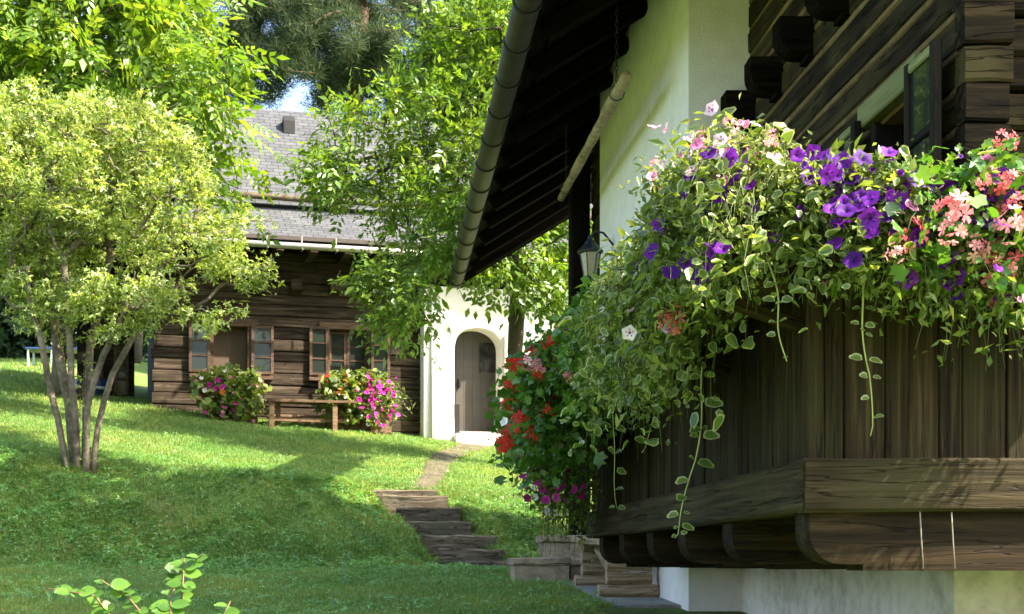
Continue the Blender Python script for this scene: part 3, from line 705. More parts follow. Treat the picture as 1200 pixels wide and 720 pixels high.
for i in range(24):
    u = RU0 + .3 + i * .66
    fbox('gutter_hook', u - .012, u + .012, WE + .02, WE + .205, ZEV - .30, ZEV - .285, M['pipe'], far, bev=.002)
    fbox('gutter_hanger', u - .012, u + .012, WE + .075, WE + .09, ZEV - .21, ZEV - .02, M['pipe'], far, bev=.002)
    fbox('rafter_tail', u + .2, u + .34, -.1, WE - .06, ZEV - .28, ZEV - .12, M['log_far'], far, bev=.01)
fbox('soffit', RU0, RU1, -.2, WE - .03, ZEV - .10, ZEV - .085, M['soffit'], far, bev=.002)
def on_roof(px, py):                                    # a point of the upper slope seen at that pixel
    u = upx(px, -1.2)
    for _ in range(6):
        q = O0 + TT * u
        best = min(((abs((660 - py) / FPX * F3(u, prof[1][0] - d, 0).y - (prof[1][1] - EYE + d * 1.113)), d) for d in np.linspace(0, 2.57, 120)))
        d = best[1]; u = upx(px, prof[1][0] - d)
    return u, prof[1][0] - d, prof[1][1] + d * 1.113
for (px, py) in ((338, 152), (222, 138)):
    u, w_, z_ = on_roof(px, py)
    prism('roof_vent', [(-.15, -.22), (.24, .03), (.24, .09), (-.05, .18), (-.15, .05)], F3(u - .12, w_, z_ + .1), -NN, (0, 0, 1), TT * .24, M['strap'], far)
u, w_, z_ = on_roof(432, 228)
up_ = (F3(0, -1, 1.113) - F3(0, 0, 0)).normalized()
sk = board('skylight', F3(u - .35, w_, z_) + up_ * .0 + Vector((0, 0, .07)), F3(u + .35, w_, z_) + Vector((0, 0, .07)), .55, .08, M['strap'], far, up=TT.cross(up_))
board('pane', F3(u - .3, w_, z_) + Vector((0, 0, .13)), F3(u + .3, w_, z_) + Vector((0, 0, .13)), .46, .02, M['glass'], sk, up=TT.cross(up_), jit=0)
# white arched doorway
uA, uB = upx(497, .3), upx(680, .3); d0, d1 = upx(533, .32), upx(589, .32)
zg = fz(560, 507, .3); zs = fz(560, 411, .3); ztop = fz(560, 384, .3); zw = fz(560, 338, .3)
pts = [(uA, zg - .5), (uA, zw), (uB, zw), (uB, zg - .5), (d1, zg - .5), (d1, zs)]
mid = (d0 + d1) / 2; hw = (d1 - d0) / 2
for a in range(10, 180, 10): pts.append((mid + hw * math.cos(math.radians(a)) ** 1 * 1.0, zs + (ztop - zs) * math.sin(math.radians(a)) ** .8))
pts += [(d0, zs), (d0, zg - .5)]
por = prism('doorway_wall', pts, F3(0, .30, 0), TT, (0, 0, 1), -NN * .55, M['plaster'], far)
pu0, pu1 = upx(507, .4), upx(532, .4)                   # battered pier at its left, rounded buttress at its right
prism('pier', [(0, 0), (.12, .04), (.06, 1.6), (.03, zw - zg + .27), (0, zw - zg + .27)], F3(pu0, .303, zg - .28), NN, (0, 0, 1), TT * (pu1 - pu0), M['plaster'], far)
ar = [(0, 0), (.30, 0), (.29, .8), (.24, 1.4), (.12, 1.95), (0, 2.2)]
prism('buttress', ar, F3(d1 + .03, .303, zg - .25), TT, (0, 0, 1), NN * .09, M['plaster'], far)
dr = fbox('door', d0 + .02, d1 + .5, -.20, -.13, zg - .1, ztop + .2, M['door'], far)
for i in range(5): fbox('door_board', d0 + .125 + i * .19, d0 + .31 + i * .19, -.128, -.122 + .002 * (i % 2), zg - .05, ztop + .15, M['door'], dr, bev=.004)
fbox('door_handle', d0 + .20, d0 + .24, -.115, -.06, zg + .95, zg + 1.12, M['strap'], dr)
fbox('door_frame', d0 - .1, d0 + .12, -.128, -.02, zg - .1, ztop + .1, M['darkframe'], far)
fbox('jamb_board', d0 - .03, d0 + .09, .29, .35, zg - .05, zg + .55, M['strap'], far)
fbox('doorstep', d0 - .05, d1 + .5, .05, .62, zg - .35, zg - .06, M['basewall'], far, bev=.02, jit=.004); fbox('threshold', d0 + .001, d1 - .001, -.12, .28, zg - .3, zg + .02, M['concrete'], far, bev=.01)
# poster on the door: a dim dark picture sheet
g = N('poster_print'); tc = g.n('TexCoord'); n1 = g.n('TexNoise'); g.l(tc.outputs['Object'], n1.inputs['Vector']); n1.inputs['Scale'].default_value = 4.5; n1.inputs['Detail'].default_value = 3
col = ramp(g, n1.outputs[0], [(.35, (.012, .012, .014)), (.55, (.035, .033, .034)), (.7, (.085, .07, .065))])
p = g.n('BsdfPrincipled'); g.l(col, p.inputs['Base Color']); p.inputs['Roughness'].default_value = .85; p.inputs['Specular IOR Level'].default_value = .1; g.l(p.outputs[0], g.out.inputs[0])
po = fbox('poster', upx(562, -.1), upx(588, -.1), -.116, -.110, fz(574, 437, -.1), fz(574, 402, -.1), g.m, None, bev=.001)
tag(po, 'dark poster hanging on the grey door in the arch', 'poster')
# bench by the far wall
fb = thing('garden_bench', 'brown timber bench between the two flower tubs at the far house', 'bench', F3(upx(365, 1.0), 1.0, gz(*F3(upx(365, 1.0), 1.0, 0).xy)))
b0, b1 = upx(311, 1.0), upx(414, 1.0); zt = fz(360, 470, 1.0); zl = fz(360, 490, .8)
fbox('seat', b0, b1, .80, .99, zt - .05, zt, M['benchfar'], fb, jit=.003, seg=3); fbox('seat', b0 + .02, b1 - .01, 1.0, 1.2, zt - .05, zt, M['benchfar'], fb, jit=.003, seg=3)
for px in (317, 327, 391, 400):
    u = upx(px, 1.0); wq = 1.12 if px in (317, 391) else .86
    gq = gz(*F3(u, wq, 0).xy); fbox('leg', u - .045, u + .045, wq - .04, wq + .04, gq - .05, zt - .052, M['benchfar'], fb)
fbox('stretcher', b0 + .1, b1 + .12, .95, 1.03, zl - .1, zl - .03, M['benchfar'], fb, jit=.003)
fbox('back_bench', b0 + .1, b1 + .2, .35, .62, zl + .02, zl + .07, M['benchfar'], fb, jit=.003)
# blue sandbox shell and garden furniture at far left
q = PX(108, 470, 26.5); t = thing('sandbox', 'blue plastic tub with pale rim on the lawn behind the multi-stemmed tree', 'tub', (q.x, q.y, gz(q.x, q.y)))
LMx = Matrix.Translation((q.x, q.y, gz(q.x, q.y))) ; lathe('shell', [(.30, 0), (.38, .12), (.37, .30), (.25, .36), (.05, .38)], 14, M['blue'], t, LMx); lathe('rim', [(.385, .09), (.41, .11), (.41, .14), (.385, .15)], 14, M['white'], t, LMx)
for px, cc, lab in ((50, 'blue', 'white garden table with blue cloth far off at the left hedge'), (84, 'blue', 'blue garden table right of the white one by the hedge')):
    Y = 36.0; q = PX(px, 0, Y); zq = gz(q.x, Y); t = thing('garden_table', lab, 'table', (q.x, Y, zq), 'garden tables by the hedge')
    board('top', (q.x - .4, Y, zq + .48), (q.x + .4, Y, zq + .48), .7, .05, M['blue'], t)
    for dx in (-.33, .33):
        for dy in (-.28, .28): board('leg', (q.x + dx, Y + dy, zq - .02), (q.x + dx, Y + dy, zq + .45), .05, .05, M['blue'] if px > 60 else M['white'], t, up=(0, 1, 0))

# ------------------------------------------------------------------ foliage machinery
def unit(v): return v / (np.linalg.norm(v, axis=-1, keepdims=True) + 1e-9)
def frames(Fw, Up):
    Fw = unit(Fw); n = unit(Up - (Up * Fw).sum(1, keepdims=True) * Fw); s = np.cross(n, Fw)
    return np.stack([Fw, s, n], axis=2)
def scatter(tv, tf, P, R, S):
    n, m = len(P), len(tv)
    V = np.einsum('nij,mj->nmi', R, tv) * np.asarray(S)[:, None, None] + P[:, None, :]
    F = (tf[None, :, :] + (np.arange(n) * m)[:, None, None]).reshape(-1, 3)
    return V.reshape(-1, 3), F
LEAF_V = np.array([(0, 0, 0), (.42, .24, .03), (1, 0, -.10), (.42, -.24, .03), (.45, 0, -.05)]); LEAF_F = np.array([(0, 4, 1), (1, 4, 2), (2, 4, 3), (3, 4, 0)])
def compound(pairs=3, size=.42):
    Vs = []; 
    for i in range(pairs):
        x = .25 + .25 * i
        for s in (-1, 1):
            a = s * math.radians(58 - 6 * i); c, si = math.cos(a), math.sin(a); sz = size * (.75 + .12 * i)
            R = np.array([(c, -si, 0), (si, c, 0), (0, 0, 1)]); Vs.append((LEAF_V * sz) @ R.T + np.array((x, 0, -.12 * x * x)) + np.array((0, 0, 1)) * (-.18 * np.maximum(LEAF_V[:, :1], 0) * sz))
    Vs.append(LEAF_V * size * 1.15 + np.array((.98, 0, -.12)))
    n = len(Vs); return np.concatenate(Vs), np.concatenate([LEAF_F + i * 5 for i in range(n)])
COMP = compound()
def rosette(n=5):
    Vs = []
    for i in range(n):
        a = 2 * math.pi * i / n; c, s = math.cos(a), math.sin(a); R = np.array([(c, -s, 0), (s, c, 0), (0, 0, 1)]); Vs.append(LEAF_V @ R.T)
    return np.concatenate(Vs), np.concatenate([LEAF_F + i * 5 for i in range(n)])
def round_leaf():
    n = 11; V = [(0, 0, -.02)]
    for i in range(n):
        a = math.radians(-158 + 316 * i / (n - 1)); r = .5 * (1 + .13 * (-1) ** i); V.append((r * math.cos(a) + .15, r * math.sin(a), .07 * (i % 2)))
    return np.array(V), np.array([(0, i, i + 1) for i in range(1, n)])
ROUND = round_leaf()
def rim_leaf(n=12):
    """a toothed leaf, green inside and pale along the uneven margin"""
    V = [(.45, 0, -.05)]
    for ring in (0, 1):
        for i in range(n):
            a = 2 * math.pi * i / n; k = random.uniform(.72, .88) if ring == 0 else (1.07 if i % 2 else .96)
            x = .5 - .5 * math.cos(a); y = .36 * math.sin(a) * (1.0 + .28 * math.cos(a))
            V.append((.45 + (x - .45) * k, y * k, .22 * abs(y) * k - .10 * x * x))
    F = [(0, 1 + i, 1 + (i + 1) % n) for i in range(n)]; fm = [0] * n
    for i in range(n):
        a, b = 1 + i, 1 + (i + 1) % n; F += [(a, a + n, b + n), (a, b + n, b)]; fm += [1, 1]
    return np.array(V), np.array(F), fm
RIM = rim_leaf()

def grow(trunks, targets, step=.35, jit=.05, up=.3):
    """nodes and parents: each target is reached from the nearest node already there"""
    P = []; par = []
    for tr in trunks:
        root = None
        for i, q in enumerate(tr):
            P.append(np.array(q, float)); par.append(-1 if i == 0 else len(P) - 2)
    base = np.array(trunks[0][-1], float)
    T = sorted([np.array(t) for t in targets], key=lambda t: min(np.linalg.norm(t - np.array(tr[-1])) for tr in trunks))
    arr = np.array(P); tips = []
    cap = np.zeros((len(P) + len(T) * 40, 3)); n = len(P); cap[:n] = arr
    usable = np.zeros(len(cap), bool)
    k = 0
    for tr in trunks:
        for i in range(len(tr)): usable[k] = i >= len(tr) * .45; k += 1
    for t in T:
        d = np.linalg.norm(cap[:n] - t, axis=1) + np.maximum(cap[:n, 2] - t[2], 0) * .7
        d[~usable[:n]] = 1e9
        i = int(d.argmin()); a = cap[i].copy(); L = np.linalg.norm(t - a)
        m = max(2, int(L / step)); m = min(m, 36)
        c = (a + t) / 2 + np.array([0, 0, up * L * .35]) + RNG.normal(0, jit * L, 3)
        prev = i
        for s in range(1, m + 1):
            f = s / m; q = (1 - f) ** 2 * a + 2 * f * (1 - f) * c + f * f * t + RNG.normal(0, jit * step * .6, 3) * (s < m)
            cap[n] = q; par.append(prev); usable[n] = True; prev = n; n += 1
        tips.append(prev)
    P = cap[:n]; par = np.array(par); cnt = np.zeros(n)
    for t in tips: cnt[t] = 1
    for i in range(n - 1, -1, -1):
        if par[i] >= 0: cnt[par[i]] += max(cnt[i], 0)
    return P, par, np.maximum(cnt, 1), tips
def skeleton_mesh(P, par, rad, sides=6, maxchains=100000):
    n = len(P); kids = [[] for _ in range(n)]
    for i, p_ in enumerate(par):
        if p_ >= 0: kids[p_].append(i)
    parts = []; starts = [i for i in range(n) if par[i] < 0]
    stack = [(s, None) for s in starts]
    while stack:
        s, pre = stack.pop()
        ch = [s] if pre is None else [pre, s]; cur = s
        while kids[cur]:
            ks = sorted(kids[cur], key=lambda q: -rad[q])
            for q in ks[1:]: stack.append((q, cur))
            cur = ks[0]; ch.append(cur)
        if len(ch) >= 2:
            r = rad[ch].copy()
            if pre is not None: r[0] = min(r[0], r[1] * 1.15)
            parts.append(tube_np(P[ch], r, sides if r[0] > .03 else 4))
    return join_np(parts)
def blobs_points(blobs, n, shell=.55):
    out = []; wts = np.array([b[1][0] * b[1][1] * b[1][2] for b in blobs]) ** .8; wts /= wts.sum()
    ids = RNG.choice(len(blobs), n, p=wts)
    d = unit(RNG.normal(size=(n, 3))); r = shell + (1 - shell) * RNG.random(n) ** .6; r = np.where(RNG.random(n) < .25, RNG.random(n) * shell, r)
    C = np.array([b[0] for b in blobs])[ids]; Rr = np.array([b[1] for b in blobs])[ids]
    r = np.where(RNG.random(n) < .12, RNG.uniform(1.0, 1.3, n), r)
    return C + d * r[:, None] * Rr
def make_tree(name, label, cat, trunks, blobs, ntips, leafkind, nleaf, lsize, lmat, bark, rtip=.006, expo=.45, spread=.28, group=None, droop=.5, sides=7, step=.35, rmax=.2, up=.3, jit=.05):
    base = Vector(trunks[0][0]); t = thing(name, label, cat, base, group)
    tg = blobs_points(blobs, ntips)
    P, par, cnt, tips = grow(trunks, tg, step=step, up=up, jit=jit)
    rad = np.minimum(rtip * cnt ** expo, rmax)
    Vt, Ft = skeleton_mesh(P, par, rad, sides)
    b3 = np.array(base)
    obj('trunk', np_mesh('trunk', Vt - b3, Ft, bark, smooth=True), t, Matrix.Translation(base))
    # leaves sit along the outer twigs
    tw = np.where(cnt <= 3)[0]; tw = tw[par[tw] >= 0]
    src = RNG.choice(tw, nleaf); a = P[par[src]]; b = P[src]
    pos = a + (b - a) * RNG.random((nleaf, 1)) + RNG.normal(0, spread * .5, (nleaf, 3)) * np.array([1, 1, .8])
    ctr = np.array([np.mean([q[0][k] for q in blobs]) for k in range(3)])
    outw = unit(pos - ctr); fw = unit(outw * .6 + unit(RNG.normal(size=(nleaf, 3))) * .9 + unit(b - a) * .5 + np.array([0, 0, -droop]))
    upv = unit(RNG.normal(size=(nleaf, 3)) * .55 + np.array([0, 0, 1]))
    R = frames(fw, upv); S = lsize * np.clip(RNG.lognormal(0, .32, nleaf), .45, 1.8)
    tv, tf = {'leaf': (LEAF_V, LEAF_F), 'comp': COMP, 'comp2': compound(2, .5), 'ros': rosette(5), 'ros4': rosette(4)}[leafkind]
    Vl, Fl = scatter(tv, tf, pos, R, S)
    o = obj('crown', np_mesh('crown', Vl - b3, Fl, lmat), t, Matrix.Translation(base)); o['kind'] = 'stuff'
    return t
def E(px, py, Y, rx, rz, ry=None):
    q = PX(px, py, Y); k = Y / FPX
    return ((q.x, q.y, q.z), (rx * k, (ry if ry else (rx + rz) / 2 * k * 1.0), rz * k))
def gp(x, y, dz=0): return (x, y, gz(x, y) + dz)

# ------------------------------------------------------------------ trees
# multi-stemmed maple on the bank
bx, by = -4.1, 17.0; stems = []
for (dx, dy, ex, ey, ez) in ((-.10, 0, 30, 330, 17.1), (0.0, .05, 72, 300, 17.0), (.10, .1, 122, 320, 17.3), (.16, -.05, 150, 360, 16.7), (.22, .0, 185, 345, 17.2), (.12, .2, 128, 300, 17.7), (-.02, .18, 45, 290, 17.6)):
    top = PX(ex, ey, ez); b = Vector(gp(bx + dx, by + dy, -.1)); tr = []
    for i in range(8):
        f = i / 7; q = b.lerp(top, f); q.x -= .22 * math.sin(f * math.pi) * (1 if ex > 100 else -.3) * (.6 if ex < 130 else 1); tr.append(tuple(q + Vector((random.uniform(-.02, .02), random.uniform(-.02, .02), 0))))
    stems.append(tr)
make_tree('maple_tree', 'multi-stemmed small tree with pale yellow-green leaves on the lawn at left', 'tree', stems,
          [E(60, 215, 17.2, 80, 80), E(150, 205, 17.0, 90, 80), E(225, 265, 16.8, 70, 65), E(270, 315, 16.6, 55, 30), E(20, 270, 17.4, 70, 65), E(110, 155, 17.5, 75, 42), E(190, 345, 16.6, 75, 30), E(100, 290, 17.9, 95, 55), E(-60, 220, 17.4, 80, 90), E(298, 255, 16.6, 32, 22), E(308, 328, 16.5, 28, 14), E(55, 345, 17.3, 70, 40), E(130, 360, 16.8, 60, 35), E(245, 372, 16.4, 45, 16), E(200, 165, 17, 50, 35), E(30, 140, 17.6, 60, 35)],
          1150, 'ros4', 22000, .047, M['l_shrub'], M['bark_pale'], rtip=.0055, expo=.42, spread=.17, droop=.3, rmax=.10, step=.26, jit=.08)
# walnut behind it, trunk with lichen, crown over the top left
b = Vector(gp(-6.45, 25)); tr = [tuple(b + Vector((.1 * math.sin(i), .05 * i, i * .75 - .2))) for i in range(9)]
make_tree('walnut_tree', 'tall bright green tree filling the top left corner, lichened trunk behind thin stems', 'tree', [tr],
          [E(30, 40, 22, 140, 110), E(130, 20, 21.5, 105, 90), E(215, 115, 20.8, 70, 70), E(258, 190, 20.5, 45, 50), E(90, 140, 22.5, 110, 70), E(180, 190, 21, 80, 50), E(-60, 100, 23, 110, 130), E(100, -90, 22, 190, 70), E(60, 90, 20.5, 90, 60)],
          680, 'comp', 6000, .40, M['l_walnut'], M['bark_walnut'], rtip=.009, expo=.42, spread=.5, droop=.75, rmax=.16, step=.5)
# middle tree in front of the far house
b = Vector(gp(2.35, 21.2)); tr = [tuple(b + Vector((.06 * math.sin(i * 1.3) - .03 * i, .02 * i, i * .55 - .2))) for i in range(9)]
make_tree('walnut_tree', 'spreading green tree before the slate roof with branches hanging over the doorway', 'tree', [tr],
          [E(470, 185, 20.5, 90, 70), E(560, 120, 20.8, 90, 120), E(408, 200, 20.0, 45, 42), E(530, 250, 20, 85, 70), E(545, 75, 21, 75, 70), E(600, 30, 21, 70, 80), E(460, 345, 19.4, 48, 50), E(520, 308, 19.6, 55, 38), E(590, 312, 20.4, 55, 38), E(630, 250, 21.0, 55, 90), E(570, 205, 19.3, 70, 60), E(650, 325, 20.8, 45, 45), E(440, 310, 19.6, 22, 30), E(620, 120, 20.6, 55, 80)],
          700, 'comp2', 9200, .205, M['l_mid'], M['bark_dark'], rtip=.008, expo=.43, spread=.34, droop=.45, rmax=.15, step=.45)
# shade tree behind the house on the right: its shadow lies over the lower lawn
b = Vector(gp(9.5, 7.6)); tr = [tuple(b + Vector((.05 * i, .03 * i, i * .95 - .2))) for i in range(10)]
make_tree('broadleaf_tree', 'tall broadleaf tree behind the log house that shades the lower lawn', 'tree', [tr],
          [((9.5, 7.7, 14.5), (3.9, 3.2, 4.0)), ((8.3, 6.6, 12.5), (2.6, 2.0, 2.6)), ((11.0, 9.0, 15), (3, 2.8, 3.2)), ((8.2, 9.4, 15.5), (2.6, 2.3, 2.6)), ((10.4, 6.2, 16), (2.6, 2.0, 2.6))],
          260, 'ros', 9000, .25, M['l_bg'], M['bark_dark'], rtip=.012, spread=.8, rmax=.25, step=.7)
# background broadleaf trees
for (px, Y, blobs, n, lab) in (
    (625, 31, [E(620, 300, 31, 60, 70), E(660, 330, 31, 60, 60), E(590, 350, 31, 50, 40), E(640, 200, 31, 70, 60), E(690, 260, 32, 60, 90)], 5200, 'sunlit tree seen under the eave beside the white doorway wall'),
    (590, 40, [E(590, 60, 40, 90, 110), E(650, 150, 40, 80, 120), E(540, 150, 40, 60, 80), E(620, -60, 40, 120, 80)], 5200, 'green tree behind the slate roof next to the pine'),
    (-30, 47, [E(0, 330, 47, 70, 60), E(60, 310, 48, 60, 70), E(-70, 300, 47, 80, 90), E(115, 330, 50, 50, 50)], 6000, 'dark green tree at the far left edge behind the lawn'),
    (160, 44, [E(60, 150, 44, 120, 130), E(190, 110, 44, 90, 120), E(-20, 220, 44, 120, 110)], 6500, 'tree behind the left end of the slate roof')):
    q = PX(px, 0, Y); b = Vector(gp(q.x, Y)); h = max(2.0, blobs[0][0][2] - b.z)
    tr = [tuple(b + Vector((.1 * math.sin(i), 0, h * i / 7 - .2))) for i in range(8)]
    dark = px == -30
    make_tree('broadleaf_tree', lab, 'tree', [tr], blobs, 150, 'ros', n, .30 if Y > 35 else .2, M['l_hedge'] if dark else M['l_bg'], M['bark_dark'], rtip=.015, spread=.7, rmax=.22, step=.9, group=None)
# dark hedge at far left
hp = np.stack([RNG.uniform(-24, -8, 9000), RNG.uniform(46, 49, 9000), np.zeros(9000)], 1)
hp[:, 2] = rel(hp[:, 0], hp[:, 1]) + EYE + RNG.random(9000) * 2.4
R = frames(RNG.normal(size=(9000, 3)), RNG.normal(size=(9000, 3)) + np.array([0, -.5, .6])); tv, tf = rosette(4)
Vh, Fh = scatter(tv, tf, hp, R, RNG.uniform(.16, .3, 9000)); c = Vector((-16, 47, gz(-16, 47)))
o = obj('hedge', np_mesh('hedge', Vh - np.array(c), Fh, M['l_hedge']), None, Matrix.Translation(c)); tag(o, 'dense dark hedge along the far left edge of the lawn', 'hedge', kind='stuff')

# pine behind the roof
q = PX(420, 0, 38); b = Vector(gp(q.x, 38)); pine = thing('pine_tree', 'large blue-green pine behind the slate roof against the sky', 'tree', b)
tr = [tuple(b + Vector((.15 * math.sin(i * .9), .1 * math.cos(i), i * 1.5 - .2))) for i in range(12)]
tg = blobs_points([E(290, 40, 38, 70, 75), E(370, 20, 38, 85, 85), E(440, 60, 37, 80, 70), E(510, 30, 38, 70, 80), E(330, 105, 37.5, 80, 28), E(420, -60, 38, 150, 60), E(560, 70, 38.5, 60, 60), E(260, 90, 38, 35, 40), E(400, 85, 38.5, 110, 40), E(300, 10, 39, 90, 60), E(480, 110, 39, 90, 35), E(350, 60, 36.5, 60, 50)], 560, shell=.3)
P, par, cnt, tips = grow([tr], tg, step=.7, up=.1)
Vt, Ft = skeleton_mesh(P, par, np.minimum(.014 * cnt ** .45, .26), 6)
obj('trunk', np_mesh('trunk', Vt - np.array(b), Ft, M['bark_pine'], smooth=True), pine, Matrix.Translation(b))
cl = np.concatenate([P[tips], P[[par[t] for t in tips]] + RNG.normal(0, .12, (len(tips), 3))]); NPN = 150
pos = np.repeat(cl, NPN, 0) + RNG.normal(0, .13, (len(cl) * NPN, 3)); fw = unit(RNG.normal(size=pos.shape) + np.array([0, 0, .5])); fw = unit(fw + unit(pos - np.repeat(cl, NPN, 0)))
NV = np.array([(0, .035, 0), (0, -.035, 0), (1, 0, 0)]); Vn, Fn = scatter(NV, np.array([(0, 1, 2)]), pos, frames(fw, RNG.normal(size=pos.shape)), RNG.uniform(.2, .34, len(pos)))
o = obj('crown', np_mesh('crown', Vn - np.array(b), Fn, M['needle']), pine, Matrix.Translation(b)); o['kind'] = 'stuff'

# ------------------------------------------------------------------ flowers
def petunia(name, mat, cmat):
    """five soft lobes round a funnel throat"""
    V = [(0, 0, -.22)]; n = 15; ph = random.uniform(0, 6)
    for r in (.2, .55, 1.0):
        for i in range(n):
            a = 2 * math.pi * i / n; lob = 1 + .13 * math.cos(5 * a) * r
            zz = {.2: -.10, .55: .0, 1.0: .015}[r] + (.045 * math.cos(5 * a + .5) + .05 * math.sin(2 * a + ph) + random.uniform(-.03, .03)) * (r > .9) * 1.0 + .02 * math.cos(5 * a) * (r == .55)
            V.append((.46 * r * lob * math.cos(a), .46 * r * lob * math.sin(a), zz))
    F = []; fm = []
    for i in range(n):
        j = (i + 1) % n; F.append((0, 1 + i, 1 + j)); fm.append(1)
        for rr in range(2):
            a, b = 1 + rr * n + i, 1 + rr * n + j; F += [(a, a + n, b + n), (a, b + n, b)]; fm += [1 if (rr == 0 and i % 3 == 0) else 0, 0]
    return np_mesh(name, np.array(V), np.array(F), [mat, cmat], fm, smooth=True)
def umbel(name, mat, n=10):
    """a ball of small five-petalled florets"""
    fv = [(0, 0, 0)]; ff = []
    for i in range(5):
        a = 2 * math.pi * i / 5; s = .32; k = len(fv)
        fv += [(.18 * math.cos(a - .45), .18 * math.sin(a - .45), .02), (s * math.cos(a - .28), s * math.sin(a - .28), .06), (s * math.cos(a + .28), s * math.sin(a + .28), .06), (.18 * math.cos(a + .45), .18 * math.sin(a + .45), .02)]
        ff += [(0, k, k + 1), (0, k + 1, k + 2), (0, k + 2, k + 3)]
    fv = np.array(fv); ff = np.array(ff)
    d = unit(RNG.normal(size=(n, 3)) + np.array([0, 0, .55])); P_ = d * RNG.uniform(.30, .62, (n, 1)); R = frames(np.cross(d, RNG.normal(size=(n, 3))), d)
    V, F = scatter(fv, ff, P_, R, RNG.uniform(.6, .95, n)); return np_mesh(name, V, F, mat)
BL = {}
for k in ('purple', 'pink', 'pale', 'mag', 'white'): BL[k] = [petunia(k + '_petunia', M['p_' + k], M['p_' + k + '_c']) for _ in range(3)]
for k in ('coral', 'red', 'gpink', 'orange'): BL[k] = [umbel(k + '_geranium', M['p_' + k]) for _ in range(3)]
SIZE = dict(purple=.072, pink=.056, pale=.062, mag=.066, white=.058, coral=.10, red=.105, gpink=.085, orange=.085)

def cascade(name, label, cat, roots, out, up, reach, drop, nst, leafkind, lsize, lmat, blooms, group, scale=1.0, per=16, bl_t=(.35, 1.0), clump=1, rad=.03):
    """stems rise from the box, lean out and hang; leaves along them; each blossom is a part"""
    a, b = Vector(roots[0]), Vector(roots[1]); c = (a + b) / 2
    t = thing(name, label, cat, c, group)
    out = np.array(out, float); out /= np.linalg.norm(out); lat = np.array(b - a) / max((b - a).length, 1e-6)
    n = nst; r0 = np.array(a)[None] + RNG.random((n, 1)) * np.array(b - a)[None]
    U = RNG.uniform(*up, n); Rr = RNG.uniform(*reach, n); D = RNG.uniform(0, 1, n) ** 1.3 * (drop[1] - drop[0]) + drop[0]; side = RNG.normal(0, .12 * scale, n)
    wig = RNG.uniform(0, 6.28, (n, 2)); wa = RNG.uniform(.01, .05, n) * scale
    def at(k, tt):
        h = U[k] * (1 - (1 - np.minimum(tt * 2, 1)) ** 2) - D[k] * np.maximum(tt - .35, 0) ** 1.6 / .65 ** 1.6
        q = r0[k] + out[None] * (Rr[k] * (1 - (1 - tt) ** 1.7) + wa[k] * np.sin(tt * 7 + wig[k, 0]) * tt)[:, None] + lat[None] * (side[k] * tt + wa[k] * np.sin(tt * 9 + wig[k, 1]) * tt)[:, None]
        return q + np.array([0, 0, 1.])[None] * h[:, None]
    parts = []
    for k in range(n):
        tt = np.linspace(0, 1, 8); parts.append(tube_np(at(np.full(8, k), tt), np.linspace(.0026, .0012, 8) * scale, 3))
    V, F = join_np(parts); c3 = np.array(c)
    o = obj('stems', np_mesh('stems', V - c3, F, M['stem']), t, Matrix.Translation(c)); o['kind'] = 'stuff'
    m = n * per; k = RNG.integers(0, n, m); tt = RNG.uniform(.12, 1.0, m) ** .8
    pos = at(k, tt) + RNG.normal(0, rad * scale, (m, 3))
    fw = unit(RNG.normal(size=(m, 3)) + out * .5 + np.array([0, 0, -.25])); upv = unit(RNG.normal(size=(m, 3)) * .6 + out * .35 + np.array([0, 0, .7]))
    tv, tf, fm, mats = LEAF_V, LEAF_F, None, lmat
    if leafkind == 'round': tv, tf = ROUND
    if leafkind == 'rim': tv, tf, f1 = RIM; fm = f1 * m; mats = [M['l_var'], M['l_rim']]
    S = lsize * np.clip(RNG.lognormal(0, .38, m), .4, 1.9)
    R = frames(fw, upv); R[:, :, 1] *= RNG.uniform(.6, 1.1, (m, 1)); R[:, :, 2] *= RNG.uniform(.3, 3.0, (m, 1))
    V, F = scatter(tv, tf, pos, R, S)
    o = obj('foliage', np_mesh('foliage', V - c3, F, mats, fm), t, Matrix.Translation(c)); o['kind'] = 'stuff'
    look = unit(out * .8 + np.array([-.15, -.75, .45]))
    pick = unit(out * .8 + np.array([-.15, -.75, .08]))
    for (kind, cnt) in blooms:
        done = 0
        while done < cnt:
            kk = RNG.integers(0, n, 4); cand = at(kk, RNG.uniform(bl_t[0], bl_t[1], 1) + np.zeros(4)); q0 = cand[int((cand @ pick).argmax())]   # blossoms open on the outside
            for _ in range(min(cnt - done, int(RNG.integers(1, clump + 1)))):
                q = q0 + look * RNG.uniform(.02, .06) * scale + RNG.normal(0, .05, 3) * scale * (clump > 1); done += 1
                d = Vector(unit(look + RNG.normal(size=3) * .45))
                Mx = Matrix.Translation(q) @ d.to_track_quat('Z', 'Y').to_matrix().to_4x4() @ Matrix.Rotation(random.uniform(0, 6.28), 4, 'Z') @ Matrix.Scale(SIZE[kind] * random.choice((random.uniform(.8, 1.15), random.uniform(.8, 1.15), random.uniform(.35, .7))) * (1 + (scale - 1) * .8), 4)
                obj('blossom', random.choice(BL[kind]), t, Mx)
    return t
zb = Z(1.215); GRP = 'flowering plants in the balcony boxes'
fr = (0, -1, .0); lf = (-1, 0, 0); cn = (-.75, -.6, 0)
FY = 4.69; LX = 1.47
cascade('petunia_plant', 'deep purple petunia left of the window over the balcony corner', 'plant', ((1.50, FY + .04, zb), (1.85, FY, zb)), fr, (.03, .24), (.02, .24), (.06, .36), 190, 'leaf', .036, M['l_pet'], [('purple', 76)], GRP, clump=4, per=24, rad=.04)
cascade('petunia_plant', 'deep purple petunia in front of the open window casement', 'plant', ((1.80, FY, zb), (2.12, FY, zb)), fr, (-.04, .13), (.04, .28), (.06, .38), 180, 'leaf', .036, M['l_pet'], [('purple', 72), ('pink', 6)], GRP, clump=4, per=24, rad=.04)
